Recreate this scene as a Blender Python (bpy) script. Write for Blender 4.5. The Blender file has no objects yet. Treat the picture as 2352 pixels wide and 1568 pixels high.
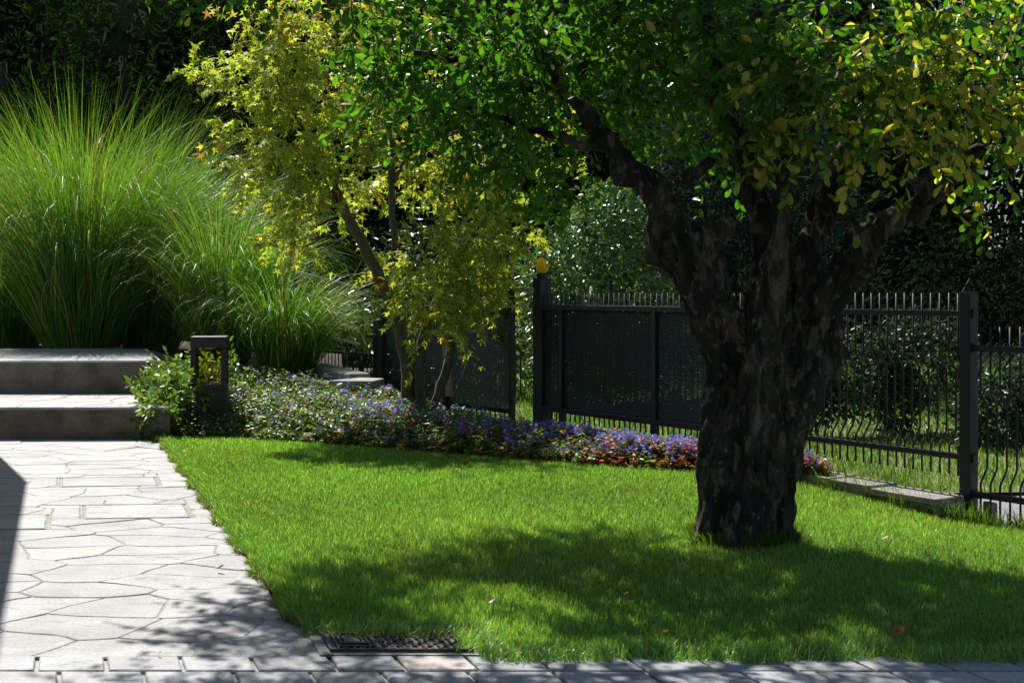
import bpy, bmesh, math, random
import numpy as np
from mathutils import Vector, Matrix, noise

rng = np.random.default_rng(7)
random.seed(7)
PI = math.pi
sc = bpy.context.scene
COL = sc.collection

# ------------------------------------------------------------------ camera
EYE = 1.2
F = 3100.0                      # focal length in units of a 2352 wide picture
cam_d = bpy.data.cameras.new('camera')
cam_d.sensor_width = 36.0
cam_d.lens = F / 2352 * 36
cam_d.shift_y = -111 / 2352
cam_d.clip_start = 0.1
cam_d.clip_end = 2000
cam_d.dof.use_dof = True
cam_d.dof.focus_distance = 9.0
cam_d.dof.aperture_fstop = 9.0
cam = bpy.data.objects.new('camera', cam_d)
COL.objects.link(cam)
cam.location = (0, 0, EYE)
cam.rotation_euler = (PI / 2, 0, 0)
sc.camera = cam

# ------------------------------------------------------------------ light
SUN_EL = math.radians(50)
SUN_AZ = math.radians(27)       # to the left of straight ahead
to_sun = Vector((-math.sin(SUN_AZ) * math.cos(SUN_EL), math.cos(SUN_AZ) * math.cos(SUN_EL), math.sin(SUN_EL)))
w = bpy.data.worlds.new('World')
sc.world = w
w.use_nodes = True
nt = w.node_tree
bg = nt.nodes['Background']
sky = nt.nodes.new('ShaderNodeTexSky')
sky.sky_type = 'NISHITA'
sky.sun_disc = False
sky.sun_elevation = SUN_EL
sky.sun_rotation = -SUN_AZ
nt.links.new(sky.outputs['Color'], bg.inputs['Color'])
bg.inputs['Strength'].default_value = 0.06
sun_d = bpy.data.lights.new('sun', 'SUN')
sun_d.energy = 5.0
sun_d.angle = math.radians(0.53)
sun_d.color = (1.0, 0.95, 0.87)
sun = bpy.data.objects.new('sun', sun_d)
COL.objects.link(sun)
sun.location = (-8, 18, 20)
sun.rotation_euler = (-to_sun).to_track_quat('-Z', 'Y').to_euler()
vs = sc.view_settings
vs.view_transform = 'Standard'
vs.look = 'None'
vs.exposure = 0.68
vs.gamma = 1.0
vs.use_curve_mapping = False
sc.cycles.use_denoising = True
sc.cycles.max_bounces = 8
sc.cycles.diffuse_bounces = 4
sc.cycles.glossy_bounces = 3
sc.cycles.transmission_bounces = 6
sc.cycles.transparent_max_bounces = 8
sc.cycles.sample_clamp_indirect = 6.0


# ------------------------------------------------------------------ helpers
def at(x, y, d):
    """point at distance d seen at picture position (x, y) of the 2352 x 1568 view"""
    return np.array(((x - 1176) / F * d, d, EYE - (y - 673) / F * d))


def gnd(x, y, z=0.0):
    d = (EYE - z) * F / (y - 673)
    return np.array(((x - 1176) / F * d, d, z))


def link(o, parent=None):
    COL.objects.link(o)
    if parent is not None:
        o.parent = parent
    return o


def tag(o, label=None, cat=None, group=None, kind=None):
    if label: o['label'] = label
    if cat: o['category'] = cat
    if group: o['group'] = group
    if kind: o['kind'] = kind
    return o


def empty(name, loc=(0, 0, 0)):
    o = bpy.data.objects.new(name, None)
    o.empty_display_size = 0.1
    o.location = loc
    COL.objects.link(o)
    return o


def mesh_np(name, V, polys, mats, col=None, smooth=False, mat_idx=None):
    """polys: list of (M,k) integer arrays"""
    V = np.asarray(V, dtype=np.float32).reshape(-1, 3)
    me = bpy.data.meshes.new(name)
    polys = [np.asarray(p, dtype=np.int32) for p in polys if len(p)]
    nl = sum(p.size for p in polys)
    npol = sum(len(p) for p in polys)
    me.vertices.add(len(V))
    me.vertices.foreach_set('co', V.ravel())
    me.loops.add(nl)
    me.loops.foreach_set('vertex_index', np.concatenate([p.ravel() for p in polys]))
    me.polygons.add(npol)
    tot = np.concatenate([np.full(len(p), p.shape[1], np.int32) for p in polys])
    st = np.concatenate([[0], np.cumsum(tot)[:-1]]).astype(np.int32)
    me.polygons.foreach_set('loop_start', st)
    me.polygons.foreach_set('loop_total', tot)
    if smooth:
        me.polygons.foreach_set('use_smooth', np.ones(npol, dtype=bool))
    if mat_idx is not None:
        me.polygons.foreach_set('material_index', np.asarray(mat_idx, np.int32))
    me.update(calc_edges=True)
    if col is not None:
        a = me.color_attributes.new('Col', 'FLOAT_COLOR', 'POINT')
        c = np.ones((len(V), 4), np.float32)
        c[:, :3] = col
        a.data.foreach_set('color', c.ravel())
    for m in (mats if isinstance(mats, (list, tuple)) else [mats]):
        me.materials.append(m)
    return me


def add(name, me, parent=None):
    return link(bpy.data.objects.new(name, me), parent)


class MB:
    """collects boxes, bars and prisms into one mesh"""
    def __init__(s):
        s.v = []; s.f = []; s.n = 0

    def poly(s, verts, faces):
        s.v += [tuple(map(float, p)) for p in verts]
        s.f += [tuple(i + s.n for i in f) for f in faces]
        s.n += len(verts)
        return s

    def box(s, c, size, ax=None):
        """ax: 3 axis vectors (rows)"""
        c = np.asarray(c, float); h = np.asarray(size, float) / 2
        ax = np.eye(3) if ax is None else np.asarray(ax, float)
        P = []
        for i in (-1, 1):
            for j in (-1, 1):
                for k in (-1, 1):
                    P.append(c + ax[0] * i * h[0] + ax[1] * j * h[1] + ax[2] * k * h[2])
        return s.poly(P, [(0, 1, 3, 2), (4, 6, 7, 5), (0, 4, 5, 1), (2, 3, 7, 6), (0, 2, 6, 4), (1, 5, 7, 3)])

    def bar(s, a, b, wd, ht, up=(0, 0, 1)):
        a = np.asarray(a, float); b = np.asarray(b, float)
        d = b - a; L = np.linalg.norm(d); d /= L
        sd = np.cross(d, up); sd /= np.linalg.norm(sd)
        u = np.cross(sd, d)
        return s.box((a + b) / 2, (L, wd, ht), (d, sd, u))

    def prism(s, pts, z0, z1):
        n = len(pts)
        P = [(p[0], p[1], z0) for p in pts] + [(p[0], p[1], z1) for p in pts]
        return s.poly(P, [tuple(range(n))[::-1], tuple(range(n, 2 * n))] + [(i, (i + 1) % n, n + (i + 1) % n, n + i) for i in range(n)])

    def tube(s, pts, rad, nc=8, jit=0.0):
        P = np.asarray(pts, float); R = np.broadcast_to(np.asarray(rad, float), (len(P),))
        T = np.gradient(P, axis=0); T /= np.linalg.norm(T, axis=1)[:, None] + 1e-9
        ref = np.array((0, 1, 0.01)) if abs(T[0][1]) < 0.8 else np.array((1, 0, 0.01))
        V = []
        for i in range(len(P)):
            u = np.cross(T[i], ref); u /= np.linalg.norm(u)
            v = np.cross(T[i], u)
            ref = np.cross(u, T[i])
            for k in range(nc):
                a = 2 * PI * k / nc
                r = R[i] * (1 + jit * random.uniform(-1, 1))
                V.append(P[i] + (u * math.cos(a) + v * math.sin(a)) * r)
        fs = []
        for i in range(len(P) - 1):
            for k in range(nc):
                a = i * nc + k; b = i * nc + (k + 1) % nc
                fs.append((a, b, b + nc, a + nc))
        fs.append(tuple(range(nc))[::-1]); e = (len(P) - 1) * nc
        fs.append(tuple(range(e, e + nc)))
        return s.poly(V, fs)

    def mesh(s, name, mat, smooth=False, bevel=0.0):
        me = bpy.data.meshes.new(name)
        me.from_pydata(s.v, [], s.f)
        bm = bmesh.new(); bm.from_mesh(me)
        bmesh.ops.recalc_face_normals(bm, faces=bm.faces)
        if bevel:
            bmesh.ops.bevel(bm, geom=[e for e in bm.edges if e.calc_face_angle(0) > 0.5], offset=bevel, segments=2, profile=0.6, affect='EDGES')
        bm.to_mesh(me); bm.free()
        if smooth:
            for p in me.polygons: p.use_smooth = True
        for m in (mat if isinstance(mat, (list, tuple)) else [mat]):
            me.materials.append(m)
        return me

    def build(s, name, mat, parent=None, smooth=False, bevel=0.0):
        return add(name, s.mesh(name, mat, smooth, bevel), parent)


def spline(pts, n):
    """Catmull-Rom through rows of pts"""
    P = np.asarray(pts, float)
    P = np.vstack([2 * P[0] - P[1], P, 2 * P[-1] - P[-2]])
    out = []
    m = len(P) - 3
    for t in np.linspace(0, m - 1e-6, n):
        i = int(t); u = t - i
        a, b, c, d = P[i], P[i + 1], P[i + 2], P[i + 3]
        out.append(0.5 * (2 * b + (c - a) * u + (2 * a - 5 * b + 4 * c - d) * u * u + (3 * b - 3 * c + d - a) * u ** 3))
    return np.array(out)


def in_poly(x, y, poly):
    r = np.zeros(len(x), bool)
    n = len(poly)
    for i in range(n):
        x0, y0 = poly[i][:2]; x1, y1 = poly[(i + 1) % n][:2]
        c = ((y0 > y) != (y1 > y)) & (x < (x1 - x0) * (y - y0) / ((y1 - y0) or 1e-9) + x0)
        r ^= c
    return r


def unit(v):
    return v / (np.linalg.norm(v, axis=-1, keepdims=True) + 1e-9)


def rand_dir(n):
    return unit(rng.normal(size=(n, 3)))


# ------------------------------------------------------------------ materials
class NT:
    def __init__(s, name):
        s.m = bpy.data.materials.new(name); s.m.use_nodes = True
        s.t = s.m.node_tree; s.b = s.t.nodes['Principled BSDF']; s.out = s.t.nodes['Material Output']

    def n(s, typ, **kw):
        o = s.t.nodes.new('ShaderNode' + typ)
        for k, v in kw.items():
            if k in o.inputs: o.inputs[k].default_value = v
            else: setattr(o, k, v)
        return o

    def l(s, a, b): s.t.links.new(a, b)

    def obj_co(s):
        return s.n('TexCoord').outputs['Object']

    def geo_co(s):
        return s.n('NewGeometry').outputs['Position']

    def noise(s, co, scale, detail=4, rough=0.55, dist=0.0):
        o = s.n('TexNoise'); o.inputs['Scale'].default_value = scale; o.inputs['Detail'].default_value = detail
        o.inputs['Roughness'].default_value = rough; o.inputs['Distortion'].default_value = dist
        s.l(co, o.inputs['Vector']); return o.outputs['Fac']

    def ramp(s, fac, stops):
        o = s.n('ValToRGB'); e = o.color_ramp.elements
        while len(e) < len(stops): e.new(0.5)
        for k, (p, c) in enumerate(stops):
            e[k].position = p; e[k].color = (*c, 1) if len(c) == 3 else c
        s.l(fac, o.inputs['Fac']); return o.outputs['Color']

    def mix(s, fac, a, b, blend='MIX'):
        o = s.n('MixRGB', blend_type=blend)
        if isinstance(fac, (int, float)): o.inputs['Fac'].default_value = fac
        else: s.l(fac, o.inputs['Fac'])
        for k, v in (('Color1', a), ('Color2', b)):
            if isinstance(v, tuple): o.inputs[k].default_value = (*v, 1)
            else: s.l(v, o.inputs[k])
        return o.outputs['Color']

    def scale_co(s, co, sc3):
        o = s.n('Mapping'); o.inputs['Scale'].default_value = sc3
        s.l(co, o.inputs['Vector']); return o.outputs['Vector']

    def bump(s, h, strength=0.3, dist=0.01):
        o = s.n('Bump'); o.inputs['Strength'].default_value = strength; o.inputs['Distance'].default_value = dist
        s.l(h, o.inputs['Height']); s.l(o.outputs['Normal'], s.b.inputs['Normal']); return o

    def base(s, c):
        if isinstance(c, tuple): s.b.inputs['Base Color'].default_value = (*c, 1)
        else: s.l(c, s.b.inputs['Base Color'])

    def rough(s, v): s.b.inputs['Roughness'].default_value = v


def leaf_mat(name, transl=0.45, rough=0.35, spec=0.5, tint=(1.15, 1.15, 0.6)):
    """colour comes per leaf from the mesh; light passes through the blade"""
    t = NT(name)
    a = t.n('VertexColor', layer_name='Col')
    t.base(a.outputs['Color'])
    t.rough(rough)
    t.b.inputs['Specular IOR Level'].default_value = spec
    tr = t.n('BsdfTranslucent')
    t.l(t.mix(1.0, a.outputs['Color'], tint, 'MULTIPLY'), tr.inputs['Color'])
    mx = t.n('MixShader'); mx.inputs['Fac'].default_value = transl
    t.l(t.b.outputs[0], mx.inputs[1]); t.l(tr.outputs[0], mx.inputs[2])
    t.l(mx.outputs[0], t.out.inputs['Surface'])
    return t.m


def stone_mat(name, c1, c2, c3=None, bumpy=0.5, rough=0.75, rnd=0.25):
    t = NT(name)
    co = t.geo_co()
    n1 = t.noise(co, 3.5, 5, 0.6)
    n2 = t.noise(co, 60, 4, 0.7)
    n3 = t.noise(t.scale_co(co, (1.6, 6.5, 6)), 3.0, 7, 0.72, 0.8)
    c = t.ramp(n1, [(0.3, c1), (0.7, c2)])
    if c3:
        oi = t.n('ObjectInfo')
        c = t.mix(t.ramp(oi.outputs['Random'], [(0.86, (0, 0, 0)), (0.97, (.8, .8, .8))]), c, c3)
    oi2 = t.n('ObjectInfo')
    v = t.ramp(oi2.outputs['Random'], [(0, (1 - rnd,) * 3), (1, (1.0,) * 3)])
    c = t.mix(1.0, c, v, 'MULTIPLY')
    c = t.mix(0.5, c, t.ramp(n2, [(0.35, (.55, .55, .55)), (0.6, (1.1, 1.1, 1.1))]), 'MULTIPLY')
    c = t.mix(0.8, c, t.ramp(n3, [(0.36, (.34, .33, .31)), (0.405, (.92, .92, .92)), (0.6, (1.05, 1.05, 1.05))]), 'MULTIPLY')
    t.base(c); t.rough(rough)
    h = t.mix(0.5, n2, n3)
    t.bump(h, bumpy, 0.008)
    return t.m


def plain_mat(name, col, rough=0.5, metal=0.0, var=0.25, sc_=8.0, bumpy=0.0, spec=0.5):
    t = NT(name)
    n = t.noise(t.geo_co(), sc_, 5, 0.6)
    lo = tuple(x * (1 - var) for x in col); hi = tuple(min(1, x * (1 + var)) for x in col)
    t.base(t.ramp(n, [(0.3, lo), (0.7, hi)]))
    t.rough(rough); t.b.inputs['Metallic'].default_value = metal
    t.b.inputs['Specular IOR Level'].default_value = spec
    if bumpy: t.bump(t.noise(t.geo_co(), sc_ * 8, 4, 0.7), bumpy, 0.01)
    return t.m


M = {}
M['flag'] = stone_mat('flagstone', (0.30, 0.303, 0.315), (0.46, 0.463, 0.475), (0.44, 0.405, 0.385), 1.0, 0.7, 0.14)
M['slab'] = stone_mat('grey_slab', (0.30, 0.31, 0.34), (0.42, 0.43, 0.46), (0.45, 0.40, 0.37), 0.35, 0.65, 0.3)
M['mortar'] = plain_mat('mortar', (0.31, 0.305, 0.26), 0.95, 0, 0.4, 14, 0.6)
M['pale_mortar'] = plain_mat('pale_mortar', (0.36, 0.36, 0.33), 0.95, 0, 0.2, 10, 0.5)
M['gap'] = plain_mat('lid_gap_dark', (0.02, 0.018, 0.015), 0.95)  # near-black sheet at the bottom of the lid gap
M['lid_metal'] = plain_mat('galvanised_edge', (0.25, 0.24, 0.22), 0.6, 0.3)
M['concrete'] = plain_mat('concrete', (0.30, 0.29, 0.27), 0.9, 0, 0.35, 6, 0.5)
M['curb'] = stone_mat('porphyry', (0.28, 0.25, 0.24), (0.38, 0.34, 0.32), (0.34, 0.25, 0.22), 0.5, 0.8)
M['iron'] = plain_mat('cast_iron', (0.045, 0.033, 0.03), 0.55, 0.5, 0.5, 30, 0.3)
M['iron_floor'] = plain_mat('dusty_cast_iron', (0.16, 0.155, 0.16), 0.8, 0.1, 0.35, 20, 0.3)
M['metal'] = plain_mat('anthracite_paint', (0.017, 0.019, 0.027), 0.45, 0.0, 0.12, 5, 0.0, 0.35)
M['lampmetal'] = plain_mat('anthracite_textured', (0.024, 0.026, 0.032), 0.55, 0.0, 0.1, 40, 0.1)
M['steel'] = plain_mat('brushed_steel', (0.55, 0.56, 0.58), 0.35, 0.9, 0.1, 5)
M['asphalt'] = plain_mat('asphalt', (0.24, 0.24, 0.255), 0.9, 0, 0.3, 30, 0.6)
M['soil'] = plain_mat('mulch_soil', (0.035, 0.025, 0.018), 0.95, 0, 0.6, 25, 1.0)
M['turf'] = plain_mat('turf_soil', (0.035, 0.05, 0.015), 0.95, 0, 0.4, 12, 0.6)
M['ground'] = plain_mat('dark_earth', (0.03, 0.035, 0.016), 0.95, 0, 0.5, 3, 0.6)
M['farturf'] = plain_mat('far_turf', (0.13, 0.165, 0.035), 0.95, 0, 0.4, 5, 0.8)
M['sky_block'] = plain_mat('sky_block_dark', (0.006, 0.009, 0.005), 1.0, 0, 0.6, 2, 1.0, 0.0)  # near-black, keeps the added bank dark behind the trees
M['render'] = plain_mat('wall_render', (0.55, 0.53, 0.49), 0.9, 0, 0.08, 4, 0.2)
M['greyboard'] = plain_mat('weathered_grey_board', (0.26, 0.26, 0.25), 0.8, 0, 0.2, 9, 0.2)
M['black_plastic'] = plain_mat('black_plastic', (0.012, 0.012, 0.013), 0.4)

t = NT('riser_stone')          # fine speckled dark stone
co = t.geo_co()
sp = t.noise(co, 140, 3, 0.8)
t.base(t.mix(t.ramp(sp, [(0.58, (0, 0, 0)), (0.66, (1, 1, 1))]), t.ramp(t.noise(co, 5, 5), [(0.3, (0.065, 0.052, 0.043)), (0.7, (0.19, 0.155, 0.125))]), (0.34, 0.31, 0.28)))
t.rough(0.8); t.bump(sp, 0.4, 0.004); M['riser'] = t.m

t = NT('old_bark')
co = t.geo_co()
st = t.scale_co(co, (1, 1, 0.35))
n1 = t.noise(st, 9, 7, 0.65, 0.6)
n2 = t.noise(st, 34, 6, 0.7, 0.3)
n3 = t.noise(co, 4, 3, 0.5)
c = t.ramp(n1, [(0.36, (0.008, 0.006, 0.004)), (0.50, (0.035, 0.026, 0.018)), (0.58, (0.075, 0.058, 0.043)), (0.68, (0.16, 0.13, 0.10))])
c = t.mix(t.ramp(n3, [(0.50, (0, 0, 0)), (0.64, (.75, .75, .75))]), c, (0.045, 0.04, 0.014))
patch = t.noise(t.scale_co(co, (1, 1, 0.5)), 17, 3, 0.5, 0.5)
c = t.mix(t.ramp(patch, [(0.57, (0, 0, 0)), (0.62, (1, 1, 1))]), c, (0.17, 0.115, 0.07))
lich = t.noise(t.scale_co(co, (1, 1, 0.6)), 26, 4, 0.6, 0.3)
c = t.mix(t.ramp(lich, [(0.60, (0, 0, 0)), (0.66, (.9, .9, .9))]), c, (0.20, 0.19, 0.165))
c = t.mix(0.7, c, t.ramp(n2, [(0.36, (.22, .22, .22)), (0.60, (1.3, 1.3, 1.3))]), 'MULTIPLY')
t.base(c); t.rough(0.88); t.bump(t.mix(0.45, n1, n2), 1.0, 0.06)
M['bark'] = t.m
t = NT('smooth_bark')
co = t.geo_co()
n1 = t.noise(t.scale_co(co, (1, 1, 0.4)), 20, 5, 0.6)
t.base(t.ramp(n1, [(0.3, (0.06, 0.045, 0.03)), (0.7, (0.15, 0.12, 0.085))])); t.rough(0.8); t.bump(n1, 0.6, 0.01)
M['bark2'] = t.m
M['darkbark'] = plain_mat('dark_bark', (0.022, 0.018, 0.014), 0.9, 0, 0.4, 12, 0.6)
M['twig'] = plain_mat('twig_bark', (0.06, 0.03, 0.02), 0.8)
M['bigleaf'] = leaf_mat('crape_leaf', 0.54, 0.33, 0.45, (1.12, 1.48, 0.4))
M['maple'] = leaf_mat('maple_leaf', 0.58, 0.45, 0.35, (1.15, 1.15, 0.45))
M['grassblade'] = leaf_mat('lawn_blade', 0.45, 0.36, 0.45, (1.05, 1.25, 0.5))
M['tallgrass'] = leaf_mat('miscanthus_blade', 0.38, 0.42, 0.4, (1.2, 1.3, 0.5))
M['cover'] = leaf_mat('groundcover_leaf', 0.40, 0.42, 0.4, (1.2, 1.3, 0.5))
M['petal'] = leaf_mat('blue_petal', 0.35, 0.6, 0.2, (1.0, 1.0, 1.1))
M['gloss'] = leaf_mat('laurel_leaf', 0.25, 0.36, 0.5, (1.1, 1.4, 0.5))
M['dark'] = leaf_mat('woodland_leaf', 0.25, 0.9, 0.02, (1.0, 1.3, 0.4))

t = NT('amber_lens')
t.base((0.95, 0.62, 0.01)); t.rough(0.15)
tr_ = t.n('BsdfTranslucent'); tr_.inputs['Color'].default_value = (1.0, .78, .04, 1)
mx_ = t.n('MixShader'); mx_.inputs['Fac'].default_value = .7
t.l(t.b.outputs[0], mx_.inputs[1]); t.l(tr_.outputs[0], mx_.inputs[2]); t.l(mx_.outputs[0], t.out.inputs['Surface'])
n = t.noise(t.geo_co(), 40, 3); t.bump(n, 0.1, 0.003)
M['amber'] = t.m
t = NT('smoked_glass')
t.base((0.97, 0.84, 0.62)); t.rough(0.03); t.b.inputs['Transmission Weight'].default_value = 1.0
t.b.inputs['IOR'].default_value = 1.02
t.bump(t.noise(t.geo_co(), 6, 2), 0.02, 0.002)
M['glass'] = t.m

# leaf outlines: x across, y along, z out of the blade
LEAF_OV = np.array([(0, 0, 0), (-.10, .14, .03), (-.21, .40, .05), (-.265, .66, .06), (-.20, .88, .04), (0, 1, -.02), (.20, .88, .04), (.265, .66, .06), (.21, .40, .05), (.10, .14, .03)], float)
LEAF_EL = np.array([(0, 0, 0), (-.19, .30, .05), (-.17, .68, .04), (0, 1, -.05), (.17, .68, .04), (.19, .30, .05)], float)
LEAF_NA = np.array([(0, 0, 0), (-.10, .30, .03), (-.10, .66, .03), (0, 1, -.08), (.10, .66, .03), (.10, .30, .03)], float)
LEAF_F = [np.array([(0, 3, 2, 1), (0, 5, 4, 3)])]
OV_F = [np.array([(0, 5, 4, 3, 2, 1), (0, 9, 8, 7, 6, 5)])]


def star_leaf():
    V = [(0, 0.30, 0)]
    tips = [(-118, .42), (-62, .62), (0, .78), (62, .62), (118, .42)]
    notch = [(-150, .16), (-92, .20), (-32, .24), (32, .24), (92, .20), (150, .16)]
    for a, r in tips:
        V.append((math.sin(math.radians(a)) * r, .30 + math.cos(math.radians(a)) * r * .95, -.10 * r))
    for a, r in notch:
        V.append((math.sin(math.radians(a)) * r, .30 + math.cos(math.radians(a)) * r, .03))
    fs = [(0, 6 + i + 1, 1 + i, 6 + i) for i in range(5)]
    return np.array(V), [np.array(fs)]


LEAF_ST, STAR_F = star_leaf()


def leaves_mesh(name, P, D, N, S, C, mat, tmpl=LEAF_EL, faces=LEAF_F, wscale=None, curl=None):
    n = len(P)
    D = unit(D); X = unit(np.cross(D, N)); N = np.cross(X, D)
    S = np.asarray(S).reshape(n, 1)
    Wd = S if wscale is None else S * np.asarray(wscale).reshape(n, 1)
    k = len(tmpl)
    Tz = np.tile(tmpl[:, 2], (n, 1))
    if curl is not None:
        Tz = Tz - np.asarray(curl).reshape(n, 1) * (tmpl[:, 1][None] ** 2)
    V = (P[:, None] + X[:, None] * (tmpl[:, 0][None, :, None] * Wd[:, None]) + D[:, None] * (tmpl[:, 1][None, :, None] * S[:, None])
         + N[:, None] * (Tz[..., None] * S[:, None]))
    polys = [(f[None] + (np.arange(n) * k)[:, None, None]).reshape(-1, f.shape[1]) for f in faces]
    return mesh_np(name, V.reshape(-1, 3), polys, mat, np.repeat(C, k, 0))


def hsv_jit(base, n, dv=0.25, dh=0.06):
    """per leaf natural colour variation"""
    c = np.tile(np.asarray(base, float), (n, 1))
    c *= np.exp(rng.normal(0, dv, (n, 1)))
    c[:, 0] *= np.exp(rng.normal(0, dh * 2, n)); c[:, 2] *= np.exp(rng.normal(0, dh * 2, n))
    return np.clip(c, 0, 1)


def blades(P, H, W, az, lean, seg, C, droop, dexp=1.7):
    """arching grass blades. P (n,3); returns verts, polys, colours"""
    n = len(P)
    ts = np.linspace(0, 1, seg + 1)
    hd = np.stack([np.cos(az), np.sin(az), np.zeros(n)], 1)
    sd = np.stack([-np.sin(az), np.cos(az), np.zeros(n)], 1)
    rot = rng.uniform(-1.2, 1.2, n)[:, None]
    sd = sd * np.cos(rot) + hd * np.sin(rot)
    V = np.zeros((n, 2 * seg + 1, 3))
    for i, tt in enumerate(ts):
        ang = lean + droop * tt ** 1.7
        # integrate the arc
        m = 10
        u = (np.arange(m) + .5) / m * tt
        A = lean[:, None] + droop[:, None] * u[None] ** dexp
        hx = (np.sin(A).mean(1) * tt * H); hz = (np.cos(A).mean(1) * tt * H)
        c = P + hd * hx[:, None] + np.array((0, 0, 1.0)) * hz[:, None]
        wv = W * (1 - tt ** 2.2)
        if i < seg:
            V[:, 2 * i] = c - sd * wv[:, None] / 2
            V[:, 2 * i + 1] = c + sd * wv[:, None] / 2
        else:
            V[:, 2 * seg] = c
    k = 2 * seg + 1
    q = np.array([(2 * i, 2 * i + 1, 2 * i + 3, 2 * i + 2) for i in range(seg - 1)])
    tr = np.array([(2 * seg - 2, 2 * seg - 1, 2 * seg)])
    off = (np.arange(n) * k)[:, None, None]
    polys = []
    if len(q): polys.append((q[None] + off).reshape(-1, 4))
    polys.append((tr[None] + off).reshape(-1, 3))
    return V.reshape(-1, 3), polys, np.repeat(C, k, 0)


# ------------------------------------------------------------------ the lie of the land
A = np.array((2.639, 7.8)); B = np.array((0.255, 11.44))
FD = (B - A) / np.linalg.norm(B - A)          # along the fence, going away
FN = np.array((FD[1], -FD[0]))                # to the far side of the fence


def lawn_z(x, y):
    d = np.hypot(x - 2.75, (y - 7.5))
    return -0.12 * np.clip(1 - d / 1.5, 0, 1) ** 1.3


front = np.array([(-3.02, 11.15), (-2.2, 11.0), (-1.4, 10.6), (-.57, 10.1), (.68, 9.28), (1.35, 8.9), (1.98, 8.45)])
cA = A - FN * 0.25; cB = B - FN * 0.25
LAWN = [(-2.93, 11.2), (-.735, 4.78), (-.12, 4.78), (-.10, 4.49), (4.8, 4.47), (4.8, 5.9), (3.4, 6.45), (2.72, 7.45), tuple(cA), (2.02, 8.4)] + [tuple(p) for p in front[::-1]]


def sheet(name, poly, mat, zf, step=0.12, kind='structure', over=0.0):
    xs = np.array([p[0] for p in poly]); ys = np.array([p[1] for p in poly])
    bm = bmesh.new()
    vs_ = [bm.verts.new((x, y, 0)) for x, y in zip(xs, ys)]
    f = bm.faces.new(vs_)
    if f.normal.z < 0 or f.calc_center_median() is None: pass
    bm.normal_update()
    if f.normal.z < 0: f.normal_flip()
    for axis, lo, hi in ((0, xs.min(), xs.max()), (1, ys.min(), ys.max())):
        c = lo + step
        while c < hi:
            no = [0, 0, 0]; no[axis] = 1; cc = [0, 0, 0]; cc[axis] = c
            bmesh.ops.bisect_plane(bm, geom=bm.verts[:] + bm.edges[:] + bm.faces[:], plane_co=cc, plane_no=no)
            c += step
    for v in bm.verts: v.co.z = float(zf(v.co.x, v.co.y))
    me = bpy.data.meshes.new(name); bm.to_mesh(me); bm.free(); me.materials.append(mat)
    for p in me.polygons: p.use_smooth = True
    o = add(name, me)
    if kind: o['kind'] = kind
    return o


MB().poly([(-400, -20, -.24), (400, -20, -.24), (400, 800, -.24), (-400, 800, -.24)], [(0, 1, 2, 3)]).build('ground', M['ground'])['kind'] = 'structure'
sheet('lawn', LAWN, M['turf'], lambda x, y: lawn_z(x, y) - 0.004, 0.35)

# planting bed in front of the fence and the raised bed up by the steps
backl = np.array([(-3.3, 12.75, .22), (-2.75, 13.75, .24), (-2.0, 13.05, .19), (-1.2, 12.5, .12), (-.10, 11.05, .03), (.80, 9.85, .01), (1.95, 8.62, .01)])
bm_ = MB()
fr = spline(np.c_[front, np.full(len(front), -.01)], 40); bk = spline(backl, 40)
vv = []; ff = []
for i in range(40):
    for j in range(7):
        s_ = j / 6; p = fr[i] * (1 - s_) + bk[i] * s_
        vv.append((p[0], p[1], p[2]))
for i in range(39):
    for j in range(6):
        a = i * 7 + j; ff.append((a, a + 7, a + 8, a + 1))
bm_.poly(vv, ff).build('flower_bed_soil', M['soil'], smooth=True)['kind'] = 'structure'


def bed_z(x, y):
    xs = [-9, -4.2, -3.5, -2.4, -1.76, -1.3]; zs = [.52, .51, .44, .36, .32, .30]
    return float(np.interp(x, xs, zs)) + 0.02 * math.sin(x * 5 + y * 3)


sheet('raised_bed', [(-9, 15.3), (-4.18, 15.4), (-3.5, 14.6), (-2.4, 13.6), (-1.76, 13.0), (-1.35, 13.0), (-1.9, 15.2), (-2.4, 19), (-9, 20)], M['soil'], bed_z, 0.4)
def far_z(x, y):
    return -.05 + .02 * np.sin(x * 2 + y) + np.maximum(0, y - 14) * .02 - .095 * np.clip((x - 2.4) / .4, 0, 1) * np.clip((10.3 - y) / 1.0, 0, 1)


far_poly = [(2.72, 8.45), tuple(A + FN * .02 + FD * .15), tuple(B + FN * .02), (-1.2, 13.75), (-1.6, 24), (22, 24), (22, 9.9), (3.5, 9.2), (2.95, 9.0)]
sheet('far_lawn', far_poly, M['farturf'], lambda x, y: float(far_z(x, y)), 0.4)
sheet('driveway', [(2.62, 7.72), (3.5, 6.35), (9, 6.0), (14, 9.8), (3.6, 9.8), (2.68, 8.5)], M['asphalt'], lambda x, y: -.175, 2.0)

# steep near-black bank, added behind the trees to block the sky
vv = []; ff = []
xs = np.linspace(-24, 40, 60)
for x in xs:
    top = 9.5 - 7.2 * np.clip((x - 9.5) / 1.5, 0, 1) + .5 * math.sin(x * 1.3)
    for k, (y, f) in enumerate(((27, -.02), (29, .25), (31, .6), (33, 1.0), (36, 1.02))):
        vv.append((x, y + .8 * math.sin(x * .9 + k), -.3 + f * top))
for i in range(59):
    for k in range(4):
        a = i * 5 + k; ff.append((a, a + 5, a + 6, a + 1))
MB().poly(vv, ff).build('sky_block_bank', M['sky_block'], smooth=True)['kind'] = 'structure'

# ------------------------------------------------------------------ paving
U = np.array((1.0, 0.05)); Vv = np.array((-0.33, 1.0))


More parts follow.
